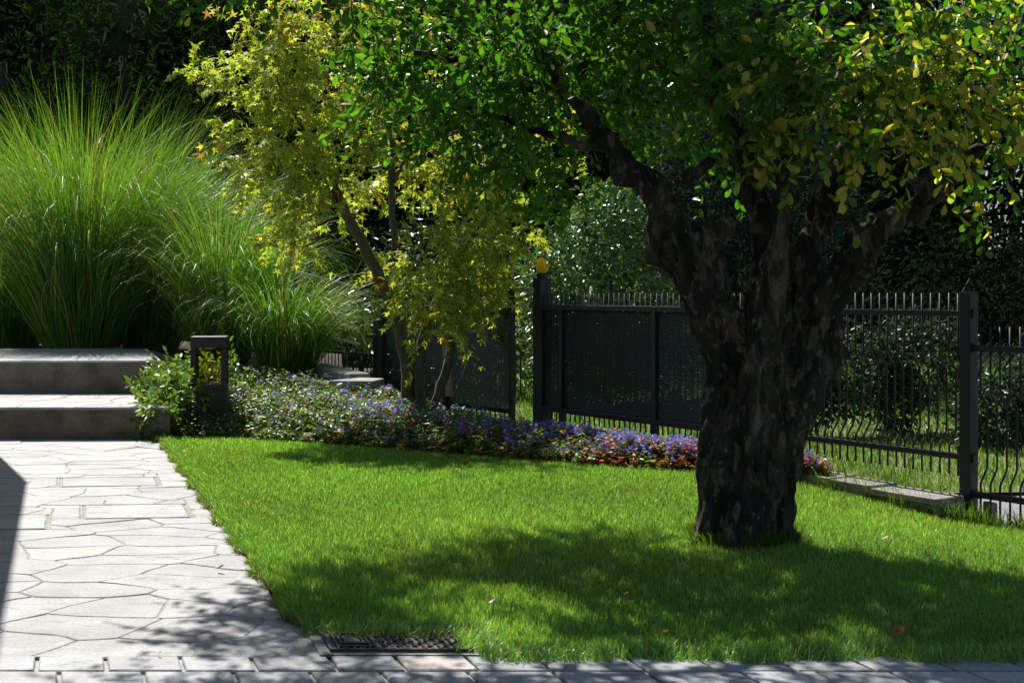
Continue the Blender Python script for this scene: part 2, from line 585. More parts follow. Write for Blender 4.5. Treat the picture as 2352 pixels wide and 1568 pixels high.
def clip(poly, p, n):
    """keep the side where (q-p).n <= 0"""
    out = []
    for i in range(len(poly)):
        a = poly[i]; b = poly[(i + 1) % len(poly)]
        da = (a - p) @ n; db = (b - p) @ n
        if da <= 0: out.append(a)
        if (da < 0 < db) or (db < 0 < da):
            out.append(a + (b - a) * (da / (da - db)))
    return out


def area(poly):
    p = np.array(poly)
    return 0.5 * abs(np.dot(p[:, 0], np.roll(p[:, 1], -1)) - np.dot(p[:, 1], np.roll(p[:, 0], -1)))


def minus_rect(poly, quad):
    """convex polygon minus a convex quad (counter clockwise) -> convex pieces"""
    pieces = []; rest = poly
    for i in range(4):
        a = quad[i]; b = quad[(i + 1) % 4]
        e = b - a; n = np.array((e[1], -e[0]))
        outp = clip(rest, a, -n)
        if len(outp) > 2 and area(outp) > 2e-4: pieces.append(outp)
        rest = clip(rest, a, n)
        if len(rest) < 3: break
    return pieces


def warp(p):
    if not WARP: return p
    d = min(min(np.linalg.norm(p - (a + (b - a) * t_)) for t_ in np.linspace(0, 1, 5) for a, b in zip(q, q[1:] + q[:1])) for q in LIDS)
    f = min(1, max(0, d - .06) / .15)
    a = noise.noise_vector(Vector((p[0] * 3.1, p[1] * 3.1, 0))); b = noise.noise_vector(Vector((p[0] * 9, p[1] * 9, 5)))
    return p + f * np.array((a[0] * .05 + b[0] * .014, a[1] * .05 + b[1] * .014))


WARP = False


def stone_piece(poly, joint, z0, z1, mat, name, parent, wob=0.006, tilt=0.002):
    p = np.array(poly); c = p.mean(0)
    # subdivide and roughen the outline, inset by half a joint
    q = []
    n = len(p)
    if np.cross(p[1] - p[0], p[2] - p[1]) < 0: p = p[::-1]
    m = []
    for i in range(n):
        a, b = p[i], p[(i + 1) % n]; e = b - a; L = np.linalg.norm(e)
        if L < 1e-4: continue
        k = max(1, int(L / .06)) if WARP else (3 if L > .15 else (2 if L > .06 else 1))
        nr = np.array((-e[1], e[0])) / L
        for j in range(k):
            w_ = random.uniform(-wob, wob) if j else 0
            m.append((warp(a + e * j / k), nr, w_))
    for idx, (pt, nr, w_) in enumerate(m):
        pn = m[idx - 1][1]
        d = nr + pn; dl = np.linalg.norm(d)
        d = d / dl if dl > .3 else nr
        s_ = min(1.6, 1 / max(.5, d @ nr))
        q.append(pt + d * (joint / 2 * s_ + w_))
    q = np.array(q)
    if len(q) < 3 or area(q) < 3e-4: return None
    c = q.mean(0)
    ins = q + (c - q) * np.minimum(.25, .005 / (np.linalg.norm(c - q, axis=1)[:, None] + 1e-6))
    tx, ty = random.uniform(-tilt, tilt) * 3, random.uniform(-tilt, tilt) * 3
    zt = z1 + random.uniform(-.0015, .0015)
    n = len(q)
    V = [(x, y, z0) for x, y in q] + [(x, y, zt - .004 + (x - c[0]) * tx + (y - c[1]) * ty) for x, y in q] + [(x, y, zt + (x - c[0]) * tx + (y - c[1]) * ty) for x, y in ins]
    fs = [tuple(range(2 * n, 3 * n))]
    for r in (0, n):
        fs += [(r + i, r + (i + 1) % n, r + n + (i + 1) % n, r + n + i) for i in range(n)]
    return MB().poly(V, fs).build(name, mat, parent)


def lid_quad(x0, x1, yf, yb):
    f0 = gnd(x0, yf)[:2]; f1 = gnd(x1, yf - (x1 - x0) * .012)[:2]
    dpt = 3720 / (yb - 673) - f0[1]
    return [f0, f1, f1 + Vv * dpt, f0 + Vv * dpt]


LIDS = [lid_quad(138, 366, 1117, 1097), lid_quad(193, 440, 1191, 1160), lid_quad(-120, 108, 1217, 1184)]
path_poly = [np.array(p) for p in ((-4.75, 11.12), (-2.88, 11.12), (-.66, 4.475), (-2.1, 4.475))]
path = MB().poly([(*p, -.0045) for p in path_poly], [(0, 1, 2, 3)]).build('path', M['mortar'])
path['kind'] = 'structure'
seeds = []
WARP = True
for r, v in enumerate(np.arange(4.2, 11.6, .235)):
    for u in np.arange(-4.6, 0.6, .47):
        s_ = np.array((u + .26 * (r % 2), v)) + rng.uniform(-1, 1, 2) * (.22, .11)
        seeds.append(s_[0] * U + (s_[1]) * np.array((0, 1.0)) + (s_[1] - 4.475) * np.array((-.33, 0)))
seeds = np.array(seeds)
METR = np.array((1.0, 1.6))
for i, s_ in enumerate(seeds):
    poly = [p.copy() for p in path_poly]
    dd = np.linalg.norm((seeds - s_) * METR, axis=1)
    for j in np.argsort(dd)[1:22]:
        n = (seeds[j] - s_) * METR ** 2
        poly = clip(poly, (seeds[j] + s_) / 2, n)
        if len(poly) < 3: break
    if len(poly) < 3 or area(poly) < .004: continue
    pieces = [poly]
    for q in LIDS:
        qq = [np.array(k) for k in q]
        c = np.mean(qq, 0); qq = [c + (k - c) * 1.06 for k in qq]
        pieces = [x for pc in pieces for x in (minus_rect(pc, qq) if len(clip(clip(clip(clip(pc, qq[0], np.array((qq[1] - qq[0])[::-1] * (1, -1))), qq[1], np.array((qq[2] - qq[1])[::-1] * (1, -1))), qq[2], np.array((qq[3] - qq[2])[::-1] * (1, -1))), qq[3], np.array((qq[0] - qq[3])[::-1] * (1, -1)))) > 2 else [pc])]
    for pc in pieces:
        if area(pc) > .0015:
            stone_piece(pc, random.uniform(.003, .007), -.03, 0.0, M['flag'], 'stone', path, .0015)

WARP = False
lid_lab = ['stone-filled inspection lid on the path nearest the steps', 'wide stone-filled inspection lid close to the lawn edge', 'stone-filled inspection lid at the left picture edge, half in shadow']
for q, lab in zip(LIDS, lid_lab):
    q = [np.array(k) for k in q]; c = np.mean(q, 0)
    root = empty('inspection_lid', (c[0], c[1], 0))
    tag(root, lab, 'lid', 'inspection lids in the path')
    loc = [k - c for k in q]

    def ring(s0, s1, z, nm, mat, zb=-.03):
        o_ = [k * s1 for k in loc]; i_ = [k * s0 for k in loc]
        V = [(*k, z) for k in o_] + [(*k, z) for k in i_] + [(*k, zb) for k in o_] + [(*k, zb) for k in i_]
        fs = []
        for i in range(4):
            j = (i + 1) % 4
            fs += [(i, j, 4 + j, 4 + i), (i, 8 + i, 8 + j, j), (4 + i, 4 + j, 12 + j, 12 + i)]
        return MB().poly(V, fs).build(nm, mat, root)
    MB().poly([(*(k * 1.055), -.022) for k in loc], [(0, 1, 2, 3)]).build('pit', M['gap'], root)
    ring(1.020, 1.045, -.001, 'frame', M['pale_mortar'])
    rim_ = ring(.968, .978, .001, 'lid_rim', M['lid_metal'])
    mid = .5 + random.uniform(-.15, .15)
    l2 = [k * .966 for k in loc]
    a0 = l2[0] + (l2[1] - l2[0]) * mid; a1 = l2[3] + (l2[2] - l2[3]) * (mid + random.uniform(-.12, .12))
    for pc in ([l2[0], l2[1], l2[2], l2[3]],):
        stone_piece(pc, .004, -.03, 0.001, M['flag'], 'stone_infill', rim_, .003, .001)

# sawn slabs along the front edge
strip = MB().poly([(-2.2, 3.2, -.012), (4.0, 3.2, -.012), (4.0, 4.47, -.012), (-2.2, 4.47, -.012)], [(0, 1, 2, 3)]).build('paving_strip', M['pale_mortar'])
strip['kind'] = 'structure'
rows = [(4.29, 4.468), (4.10, 4.285), (3.9, 4.095), (3.7, 3.895), (3.45, 3.695)]
for r, (y0, y1) in enumerate(rows):
    x = -2.3 + (r % 3) * .13
    while x < 3.6:
        wd = random.uniform(.21, .30)
        k0 = -.33 * (y0 - 4.47); k1 = -.33 * (y1 - 4.47)
        pc = [np.array((x + k0, y0)), np.array((x + wd + k0, y0)), np.array((x + wd + k1, y1)), np.array((x + k1, y1))]
        stone_piece(pc, .013, -.03, .002, M['slab'], 'slab', strip, .002, .001)
        x += wd

# cast iron cover in the lawn corner
mq = [np.array((-.605, 4.495)), np.array((-.128, 4.495)), np.array((-.128, 4.495)) + Vv * .36 * np.array((.9, 1)), np.array((-.605, 4.495)) + Vv * .36 * np.array((.9, 1))]
mc = np.mean(mq, 0)
root = empty('manhole_cover', (mc[0], mc[1], 0))
tag(root, 'rusty cast iron manhole cover with raised blocks at the lawn corner', 'manhole cover')
ml = [k - mc for k in mq]
ax_u = (ml[1] - ml[0]); ax_v = (ml[3] - ml[0])


def mpt(u, v): return ml[0] + ax_u * u + ax_v * v


def mbar(mb, u0, v0, u1, v1, z0=.0, z1=.009):
    mb.prism([mpt(u0, v0), mpt(u1, v0), mpt(u1, v1), mpt(u0, v1)], z0, z1)


MB().poly([(*(k * 1.16), .0045) for k in ml], [(0, 1, 2, 3)]).build('concrete_surround', M['pale_mortar'], root)
sheet('paving_edge', [(-.80, 4.46), (-.05, 4.46), (-.05, 4.82), (-.90, 4.95)], M['pale_mortar'], lambda x, y: -.002, 1.0)
mb = MB(); mbar(mb, 0, 0, 1, 1, -.02, .008); mb.build('plate', M['iron_floor'], root)
mb = MB()
for a in ((0, 0, 1, .025), (0, .975, 1, 1), (0, .025, .02, .975), (.98, .025, 1, .975)): mbar(mb, *a, .008, .016)
mb.build('rim', M['iron'], root)
mb = MB()
for k in range(3):
    i0 = .06 + k * .035; j0 = .12 + k * .11; i1 = .34 - k * .035; j1 = .85 - k * .11
    for a in ((i0, j0, i1, j0 + .03), (i0, j1 - .03, i1, j1), (i0, j0 + .03, i0 + .012, j1 - .03), (i1 - .012, j0 + .03, i1, j1 - .03)):
        if k == 2 and a[0] == i0 and a[1] == j0: continue
        mbar(mb, *a, .008, .016)
mb.build('emblem', M['iron'], root)
mb = MB()
random.seed(3)
for i in range(17):
    for j in range(11):
        u = .05 + i * .055 + random.uniform(-.006, .006); v = .06 + j * .085
        if .04 < u < .36 and .08 < v < .88: continue
        if (i + j) % 2: mbar(mb, u, v, u + .04, v + .028, .008, .015)
        else: mbar(mb, u + .012, v - .02, u + .026, v + .05, .008, .015)
ob = mb.build('raised_block', M['iron'], root); ob['kind'] = 'stuff'
random.seed(11)

# ------------------------------------------------------------------ steps
def step_prism(poly, z0, z1):
    return MB().prism(poly, z0, z1)


stairs = empty('garden_steps', (-4.0, 11.1, 0))
tag(stairs, 'two broad low stone steps at the head of the paved path', 'steps')


def rel(p, o): return [(a[0] - o[0], a[1] - o[1]) for a in p]


so = (-4.0, 11.1)
low = [(-6.6, 11.1), (-2.82, 11.12), (-2.98, 12.7), (-6.6, 12.68)]
upp = [(-6.6, 12.64), (-3.29, 12.66), (-4.16, 15.42), (-6.6, 15.4)]
step_prism(rel(low, so), 0, .240).build('riser', M['riser'], stairs)
step_prism(rel(upp, so), 0, .546).build('riser', M['riser'], stairs)


def treads(poly, z0, z1, n, rows_):
    poly = [np.array(p) for p in rel(poly, so)]
    x0 = min(p[0] for p in poly); x1 = max(p[0] for p in poly); y0 = min(p[1] for p in poly); y1 = max(p[1] for p in poly)
    sd = []
    for r in range(rows_):
        for k in range(n):
            sd.append((x0 + (k + .5 + random.uniform(-.35, .35)) * (x1 - x0) / n, y0 + (r + .5 + random.uniform(-.3, .3)) * (y1 - y0) / rows_))
    sd = np.array(sd)
    for i in range(len(sd)):
        pc = poly
        for j in range(len(sd)):
            if j != i and len(pc) > 2: pc = clip(pc, (sd[i] + sd[j]) / 2, sd[j] - sd[i])
        if len(pc) > 2 and area(pc) > .004: stone_piece(pc, .006, z0, z1, M['flag'], 'tread_stone', stairs, .004, .001)


MB().prism(rel([(a, b + .004 * (1 if i_ < 2 else -1)) for i_, (a, b) in enumerate(low)], so), .2402, .254).build('tread_bed', M['mortar'], stairs)
MB().prism(rel([(a, b + .004 * (1 if i_ < 2 else -1)) for i_, (a, b) in enumerate(upp)], so), .5462, .560).build('tread_bed', M['mortar'], stairs)
treads([(-6.6, 11.095), (-2.815, 11.115), (-2.98, 12.638), (-6.6, 12.625)], .2405, .262, 6, 3)
treads([(-6.6, 12.635), (-3.285, 12.655), (-4.16, 15.42), (-6.6, 15.4)], .5465, .568, 5, 5)

# wall out of frame on the left whose shadow lies on the path
wl = MB()
p0 = np.array((-4.30, 10.98)); p1 = p0 + np.array((.335, -1)) * 9.0
nx = np.array((-1, -.335)) / math.hypot(1, .335)
wl.prism([p0, p1, p1 + nx * .4, p0 + nx * .4], -.1, 3.2)
g = wl.build('garden_wall', M['render'], bevel=.01)
tag(g, 'tall plastered wall left of the path, throwing shade along its edge', 'wall')

# ------------------------------------------------------------------ kerbs and edgings
def kerb(name, line, wd, drop, mat, label, stones=False, offset_dir=1, mat2=None):
    L = spline(line, 24)
    root = None
    T = np.gradient(L[:, :2], axis=0); T /= np.linalg.norm(T, axis=1)[:, None]
    Nn = np.c_[T[:, 1], -T[:, 0]] * offset_dir
    V = []; Fc = []
    for p, nn in zip(L, Nn):
        j = random.uniform(-.006, .006)
        prof = [(0, -drop), (0.0, -.015), (.015, 0), (wd - .015, 0), (wd, -.015), (wd, -drop)]
        for o_, dz in prof: V.append((p[0] + nn[0] * o_, p[1] + nn[1] * o_, p[2] + dz + (j if dz > -.1 else 0)))
    for i in range(len(L) - 1):
        for k in range(5):
            a = i * 6 + k; Fc.append((a, a + 6, a + 7, a + 1))
    Fc += [tuple(range(6)), tuple(range((len(L) - 1) * 6, len(L) * 6))[::-1]]
    o = MB().poly(V, Fc).build(name, mat)
    return tag(o, label, 'kerb')


kerb('concrete_edging', [(-4.16, 15.45, .554), (-3.5, 14.6, .475), (-2.4, 13.6, .393), (-1.76, 13.0, .357), (-1.5, 12.72, .34)], .12, .5, M['concrete'], 'low concrete edging holding the soil under the tall grasses', offset_dir=1)
kerb('concrete_edging', [(-2.25, 15.0, .455), (-1.85, 14.2, .44), (-1.38, 13.15, .42)], .22, .6, M['concrete'], 'thick concrete kerb right of the smallest tall grass', offset_dir=1)
eb = MB(); eb.prism([(-1.72, 12.62), (-1.30, 12.55), (-1.22, 12.95), (-1.48, 13.1)], 0, .385)
tag(eb.build('concrete_block', M['concrete'], bevel=.02), 'pale flat concrete block at the end of the kerb by the gate', 'block')

# retaining kerb below the fence: a concrete base with stone slabs on top
kr = empty('fence_kerb', (cA[0], cA[1], 0))
tag(kr, 'low kerb topped with pale stone slabs along the foot of the fence', 'kerb')
mb = MB()
L_ = 4.5
def kz(s_): return .035 + .035 * min(1, s_ / 1.2)
pr = [cA, cA + FD * L_, cA + FD * L_ + FN * .21, cA + FN * .21]
mb.prism([p - cA for p in pr], -.3, .0)
mb.build('kerb_base', M['concrete'], kr)
s_ = 0.0
while s_ < L_ - .2:
    ln = random.uniform(.3, .55)
    a = FD * s_; b = FD * (s_ + ln)
    zt = kz(s_)
    jj = random.uniform(-.012, .012)
    o = stone_piece([a - FN * .02 + FN * jj, a + FN * .22, b + FN * .22, b - FN * .02 + FN * jj], .008, .0, zt, M['curb'], 'slab', kr, .008, .004)
    s_ += ln
mb = MB(); mb.box((0, 0, 0), (.055, .10, .24), None)
o = mb.build('kerb_stone', M['curb'], bevel=.012); o.location = (2.735, 7.72, -.11)
tag(o, 'short pale stone block behind the foot of the tall fence post', 'stone')

# ------------------------------------------------------------------ fence
def bar_mesh(ztop, zbot, zb, off=.062, r=.0068):
    """bar bellied to the far side between two kinks"""
    z1, z2, z3, z4 = zb
    pts = [(0, 0, zbot), (0, 0, z4), (FN[0] * off, FN[1] * off, z3), (FN[0] * off, FN[1] * off, z2), (0, 0, z1), (0, 0, ztop)]
    P = []
    for i, p in enumerate(pts):
        p = np.array(p, float)
        if 0 < i < 5:
            a = np.array(pts[i - 1], float); b = np.array(pts[i + 1], float)
            P += [p + (a - p) / np.linalg.norm(a - p) * .018, p + ((a + b) / 2 - p) * .0 + 0 * p, p + (b - p) / np.linalg.norm(b - p) * .018]
            P[-2] = (P[-3] + P[-1]) / 2 * .5 + p * .5
        else: P.append(p)
    P = np.array(P)
    return MB().tube(P, r, 6).mesh('bar', M['metal'], smooth=True)


BARM = bar_mesh(1.2, .14, (.82, .745, .385, .305))
BARL = bar_mesh(1.01, -.11, (.63, .555, .195, .115))


def fence_run(name, s0, s1, zt, zb_, barm, label, sp=.0655, base=A, posts=(), rail_ext=0.0):
    root = empty(name, (base[0], base[1], 0))
    tag(root, label, 'fence')
    for z in (zt, zb_):
        a = FD * (s0 - rail_ext); b = FD * (s1 + rail_ext)
        MB().bar((a[0] - FN[0] * .0, a[1] - FN[1] * .0, z), (b[0], b[1], z), .030, .034).build('rail', M['metal'], root, bevel=.003)
    n = int((s1 - s0) / sp)
    for i in range(n):
        s_ = s0 + (i + .5) * (s1 - s0) / n
        b_ = add('bar', barm, root); p = FD * s_
        b_.location = (p[0] + random.uniform(-.001, .001), p[1], random.uniform(-.003, .003))
        b_.rotation_euler = (0, 0, random.uniform(-.05, .05))
    return root


fr1 = fence_run('bar_fence', .04, 4.30, 1.082, .251, BARM, 'dark grey bar fence with kinked bars running behind the gnarled tree')
fr2 = fence_run('bar_fence', -1.9, -.05, .885, .045, BARL, 'lower dark grey bar fence stepping down at the right picture edge')


def post(name, c, wd, z0, z1, label, cap=True, rz=None):
    root = empty(name, (c[0], c[1], z0))
    tag(root, label, 'post')
    ax = np.array(((FD[0], FD[1], 0), (-FD[1], FD[0], 0), (0, 0, 1)))
    MB().box((0, 0, (z1 - z0) / 2), (wd, wd, z1 - z0), ax).build('shaft', M['metal'], root, bevel=.004)
    MB().box((0, 0, z1 - z0 + .003), (wd * 1.02, wd * 1.02, .006), ax).build('cap', M['metal'], root, bevel=.002)
    return root


pa = post('fence_post', A, .075, -.25, 1.2, 'tall dark square fence post where the fence steps down at right')
for z in (1.082, .251, .885, .045):
    MB().box((.0, 0, z + .25), (.10, .045, .05), np.array(((FD[0], FD[1], 0), (-FD[1], FD[0], 0), (0, 0, 1)))).build('bracket', M['metal'], pa, bevel=.003)
pb = post('gate_post', B, .115, -.1, 1.32, 'thick dark gate post carrying the amber warning lamp')
MB().box((0, 0, .43), (.16, .05, .05), np.array(((FD[0], FD[1], 0), (-FD[1], FD[0], 0), (0, 0, 1)))).build('bracket', M['metal'], pb, bevel=.003)


def grating(root, s0, s1, z0, z1, off, base, rows_sp=.0165, col_sp=.044):
    """pressed louvre infill: fine slats on thin uprights, too small to pick apart"""
    mb = MB()
    z = z0
    ax = np.array(((FD[0], FD[1], 0), (FN[0], FN[1], 0), (0, 0, 1)))
    tl = math.radians(31)
    axl = np.array((ax[0], ax[1] * math.cos(tl) - ax[2] * math.sin(tl), ax[1] * math.sin(tl) + ax[2] * math.cos(tl)))
    while z < z1:
        c = FD * (s0 + s1) / 2 - FN * off
        mb.box((c[0], c[1], z), (s1 - s0, .0025, .0145), axl)
        z += rows_sp
    s_ = s0 + .02
    while s_ < s1:
        c = FD * s_ - FN * (off - .008)
        mb.box((c[0], c[1], (z0 + z1) / 2), (.004, .006, z1 - z0), ax)
        s_ += col_sp
    o = mb.build('louvre_infill', M['metal'], root); o['kind'] = 'stuff'


def mesh_panel(name, stiles, z0, z1, label, cat, base, thick=.045, zfoot=-.05, topz=None, rail=True):
    """stiles: distances along the fence; framed louvre panel in front of the bars"""
    root = empty(name, (base[0], base[1], 0)); tag(root, label, cat)
    ax = np.array(((FD[0], FD[1], 0), (FN[0], FN[1], 0), (0, 0, 1)))
    off = .055
    for s_ in stiles:
        c = FD * s_ - FN * off
        MB().box((c[0], c[1], (zfoot + z1 + .015) / 2), (thick, thick, z1 + .015 - zfoot), ax).build('stile', M['metal'], root, bevel=.003)
    for z in (z0, z1):
        for a, b in zip(stiles[:-1], stiles[1:]):
            c = FD * (a + b) / 2 - FN * off
            MB().box((c[0], c[1], z), (b - a - thick - .001, .038, .04), ax).build('rail', M['metal'], root, bevel=.003)
    for a, b in zip(stiles[:-1], stiles[1:]):
        grating(root, a + thick / 2, b - thick / 2, z0 + .025, z1 - .025, off, base)
    return root


def s_at(px):
    """distance along the fence line at which picture column px crosses it"""
    k = (px - 1176) / F
    return (k * A[1] - A[0]) / (FD[0] - k * FD[1])


mesh_panel('louvre_panel', [s_at(1700), s_at(1518), s_at(1304), s_at(1258)], .235, 1.082, 'dark louvred screen fixed to the bar fence between tree and gate post', 'screen', A)
gate = mesh_panel('pedestrian_gate', [s_at(1188), s_at(1040), s_at(892)], .17, 1.06, 'dark louvred gate standing behind the multi-stemmed maple', 'gate', A, zfoot=.0)
nb = 30
for i in range(nb):
    s_ = s_at(1188) + (i + .5) * (s_at(892) - s_at(1188)) / nb
    b_ = add('bar', BARM, gate); p = FD * s_ + FN * .0
    b_.location = (p[0], p[1], -.07)
c0 = FD * s_at(1188) - FN * .055; c1 = FD * s_at(1240) - FN * .055
MB().bar((c0[0], c0[1], 1.225), (c1[0], c1[1], 1.225), .03, .035).build('closer_arm', M['steel'], gate, bevel=.004)
MB().box((c0[0], c0[1], 1.16), (.05, .05, .16)).build('closer_bracket', M['metal'], gate, bevel=.004)
hp = A + FD * (s_at(878)) - FN * .05
hpst = post('hinge_post', hp, .075, -.1, .92, 'slim dark hinge post at the far side of the louvred gate')
MB().box((-.06, -.02, .86), (.12, .05, .04)).build('latch', M['metal'], hpst, bevel=.006)
# pale grey board behind the maple stems
o = MB().box((0, 0, .29), (.115, .02, .58), np.array(((FD[0], FD[1], 0), (FN[0], FN[1], 0), (0, 0, 1)))).build('grey_board', M['greyboard'], bevel=.004)
c = at(1034, 905, 12.05); o.location = (c[0] - .01, c[1] - .02, .28)
o.rotation_euler = (0, -.05, 0)
tag(o, 'pale grey upright board in front of the gate behind the maple stems', 'board')

# warning lamp
wlmp = empty('warning_lamp', (B[0], B[1], 1.326)); tag(wlmp, 'small amber flashing lamp on top of the gate post', 'lamp')
MB().prism([(math.cos(a) * .046, math.sin(a) * .046) for a in np.linspace(0, 2 * PI, 24, endpoint=False)], 0, .045).build('base', M['black_plastic'], wlmp, bevel=.004)
V = []; Fc = []
prof = [(.043, .045), (.044, .08), (.042, .13), (.038, .155), (.028, .168), (.012, .174)]
nc = 24
for r_, z in prof:
    for k in range(nc):
        a = 2 * PI * k / nc
        V.append((r_ * math.cos(a) - (z - .045) * .05, r_ * math.sin(a), z + (r_ * math.cos(a) * -.12 if z > .1 else 0)))
for i in range(len(prof) - 1):
    for k in range(nc):
        Fc.append((i * nc + k, i * nc + (k + 1) % nc, (i + 1) * nc + (k + 1) % nc, (i + 1) * nc + k))
Fc.append(tuple(range((len(prof) - 1) * nc, len(prof) * nc)))
MB().poly(V, Fc).build('lens', M['amber'], wlmp, smooth=True)
MB().tube([(0, 0, .045), (0, 0, .12)], .014, 10).build('bulb_holder', M['black_plastic'], wlmp, smooth=True)

# railing with steel rails behind the tall grasses
rl = empty('stair_railing', (-1.75, 15.6, 0)); tag(rl, 'sloping steel handrail with five rails half hidden behind tall grass', 'railing')
o3 = np.array((-1.75, 15.6, 0))
e_r = [at(826, y, 15.6) for y in (661, 708, 731, 756, 791)]
for k, e in enumerate(e_r):
    d0 = at(420, 560 + (e[2] * 0) + [0, 45, 66, 92, 128][k], 17.2)
    MB().tube([e - o3, d0 - o3], .016 if k else .02, 8).build('rail', M['steel'], rl, smooth=True)
for px, dd_, zt in ((829, 15.6, 1.28), (640, 16.3, 1.55), (455, 17.05, 1.80)):
    p = at(px, 673, dd_)
    MB().box((p[0] - o3[0], p[1] - o3[1] + .03, (zt - .1) / 2), (.06, .06, zt + .1)).build('upright', M['metal'], rl, bevel=.004)
# short low bar fence beyond the kerb
lf = empty('low_fence', (-1.3, 14.0, 0)); tag(lf, 'short low bar fence half hidden behind grass left of the gate', 'fence')
a = np.array((-2.35, 15.5)); b = np.array((-1.32, 13.95)); off0 = np.array((-1.3, 14.0))
for z in (.55, .27):
    MB().bar((*(a - off0), z), (*(b - off0), z), .03, .03).build('rail', M['metal'], lf)
bm2 = MB().tube([(0, 0, .05), (0, 0, .62)], .006, 6).mesh('bar', M['metal'], True)
for i in range(22):
    p = a + (b - a) * (i + .5) / 22 - off0
    q = add('bar', bm2, lf); q.location = (p[0], p[1], 0)
MB().box((-.02, -.05, .4), (.07, .07, .9)).build('post', M['metal'], lf, bevel=.004)

# ------------------------------------------------------------------ bollard light
bl = at(482, 985, 11.7); bl_z = .02
bw = .30
br = empty('bollard_light', (bl[0], bl[1], bl_z)); tag(br, 'square dark bollard light with a clear window among the flowers', 'bollard light')
Hh = EYE - (772 - 673) / F * 11.7 - bl_z
zw0 = EYE - (881 - 673) / F * 11.7 - bl_z; zw1 = EYE - (797 - 673) / F * 11.7 - bl_z
rot = .14
br.rotation_euler = (0, 0, rot)
MB().box((0, 0, zw0 / 2), (bw, bw, zw0)).build('base', M['lampmetal'], br, bevel=.006)
MB().box((0, 0, (zw1 + Hh) / 2), (bw, bw, Hh - zw1)).build('cap', M['lampmetal'], br, bevel=.006)
for sx in (-1, 1):
    for sy in (-1, 1):
        MB().box((sx * (bw / 2 - .0225), sy * (bw / 2 - .0225), (zw0 + zw1) / 2), (.045, .045, zw1 - zw0 - .001)).build('pillar', M['lampmetal'], br, bevel=.003)
for k, (px, py, sx, sy) in enumerate(((0, -1, 1, 0), (0, 1, 1, 0), (-1, 0, 0, 1), (1, 0, 0, 1))):
    MB().box((px * (bw / 2 - .025), py * (bw / 2 - .025), (zw0 + zw1) / 2), (sx * (bw - .092) + .004, sy * (bw - .092) + .004, zw1 - zw0 - .002)).build('pane', M['glass'], br)
M['lens_white'] = plain_mat('opal_lens', (0.6, 0.55, 0.45), 0.5)
MB().prism([(math.cos(a) * .05, math.sin(a) * .05) for a in np.linspace(0, 2 * PI, 16, endpoint=False)], zw1 - .016, zw1 - .001).build('lamp_lens', M['lens_white'], br)

# ------------------------------------------------------------------ the old tree
TD = 6.5
K = TD / F
tr = empty('gnarled_tree', at(1708, 1245, TD)); tag(tr, 'old gnarled tree with a thick mossy trunk standing on the lawn', 'tree')
TO = np.array(tr.location)
limbs = {
    'trunk': [(1708, 1275, 98, 0), (1702, 1200, 84, 0), (1698, 1090, 74, 0), (1712, 985, 76, 0), (1735, 890, 78, 0), (1746, 840, 62, 0)],
    'rootL': [(1560, 1268, 16, -30), (1600, 1245, 24, -25), (1640, 1205, 30, -20), (1660, 1140, 30, -20)],
    'rootR': [(1850, 1268, 16, -20), (1815, 1245, 24, -20), (1785, 1200, 30, -25), (1775, 1130, 30, -25)],
    'rootF': [(1700, 1300, 18, -130), (1700, 1262, 28, -100), (1695, 1210, 30, -80), (1690, 1130, 28, -65)],
    'flareL': [(1625, 1280, 34, -10), (1640, 1200, 40, -20), (1655, 1050, 44, -30), (1670, 930, 42, -30)],
    'flareM': [(1735, 1285, 36, -60), (1722, 1180, 38, -50), (1715, 1050, 40, -50), (1730, 900, 44, -55), (1745, 780, 34, -50), (1758, 680, 24, -40)],
    'left': [(1660, 1250, 58, 20), (1652, 1100, 50, 10), (1665, 950, 52, 0), (1674, 850, 46, 0), (1656, 760, 48, -10), (1626, 680, 50, -10), (1592, 600, 54, 0), (1550, 525, 54, 10), (1492, 442, 48, 20), (1440, 388, 41, 30), (1390, 325, 32, 40), (1340, 262, 26, 50), (1300, 212, 22, 50), (1255, 140, 17, 40), (1190, 40, 12, 10), (1080, -80, 9, -20)],
    'left_outer': [(1650, 830, 20, 0), (1616, 745, 30, 10), (1575, 660, 28, 10), (1524, 590, 27, 20), (1494, 520, 26, 20), (1492, 450, 24, 20)],
    'right': [(1770, 1255, 52, -10), (1778, 1150, 46, -20), (1798, 1050, 46, -30), (1822, 960, 44, -20), (1856, 870, 45, -10), (1886, 770, 44, 0), (1910, 690, 43, 0), (1952, 612, 43, -10), (2000, 560, 50, -20), (2060, 505, 46, -40), (2125, 450, 40, -60), (2195, 375, 32, -80), (2250, 285, 26, -90), (2300, 170, 20, -80), (2360, 20, 13, -60)],
    'burl': [(1890, 790, 30, -20), (1916, 800, 34, -25), (1926, 830, 28, -25), (1905, 870, 20, -20)],
    'mid_left': [(1738, 850, 48, 20), (1752, 740, 44, 35), (1760, 640, 38, 40), (1760, 540, 34, 50), (1745, 440, 32, 60), (1715, 360, 26, 60), (1690, 282, 25, 60), (1664, 220, 21, 60), (1640, 120, 15, 70), (1615, -20, 12, 80)],
    'mid': [(1760, 850, 50, -15), (1778, 720, 48, -20), (1788, 600, 44, -30), (1797, 500, 38, -30), (1810, 390, 36, -20), (1826, 290, 31, -10), (1852, 180, 27, 0), (1882, 60, 21, 10), (1910, -120, 14, 20)],
    'mid_right': [(1790, 850, 44, 30), (1822, 740, 42, 45), (1846, 620, 38, 60), (1874, 520, 34, 80), (1906, 430, 34, 90), (1950, 340, 29, 100), (2000, 255, 24, 110), (2060, 150, 18, 120), (2110, 20, 12, 130)],
    'stub': [(1625, 610, 20, -40), (1646, 545, 22, -50), (1652, 508, 22, -55)],
}
tb = MB()
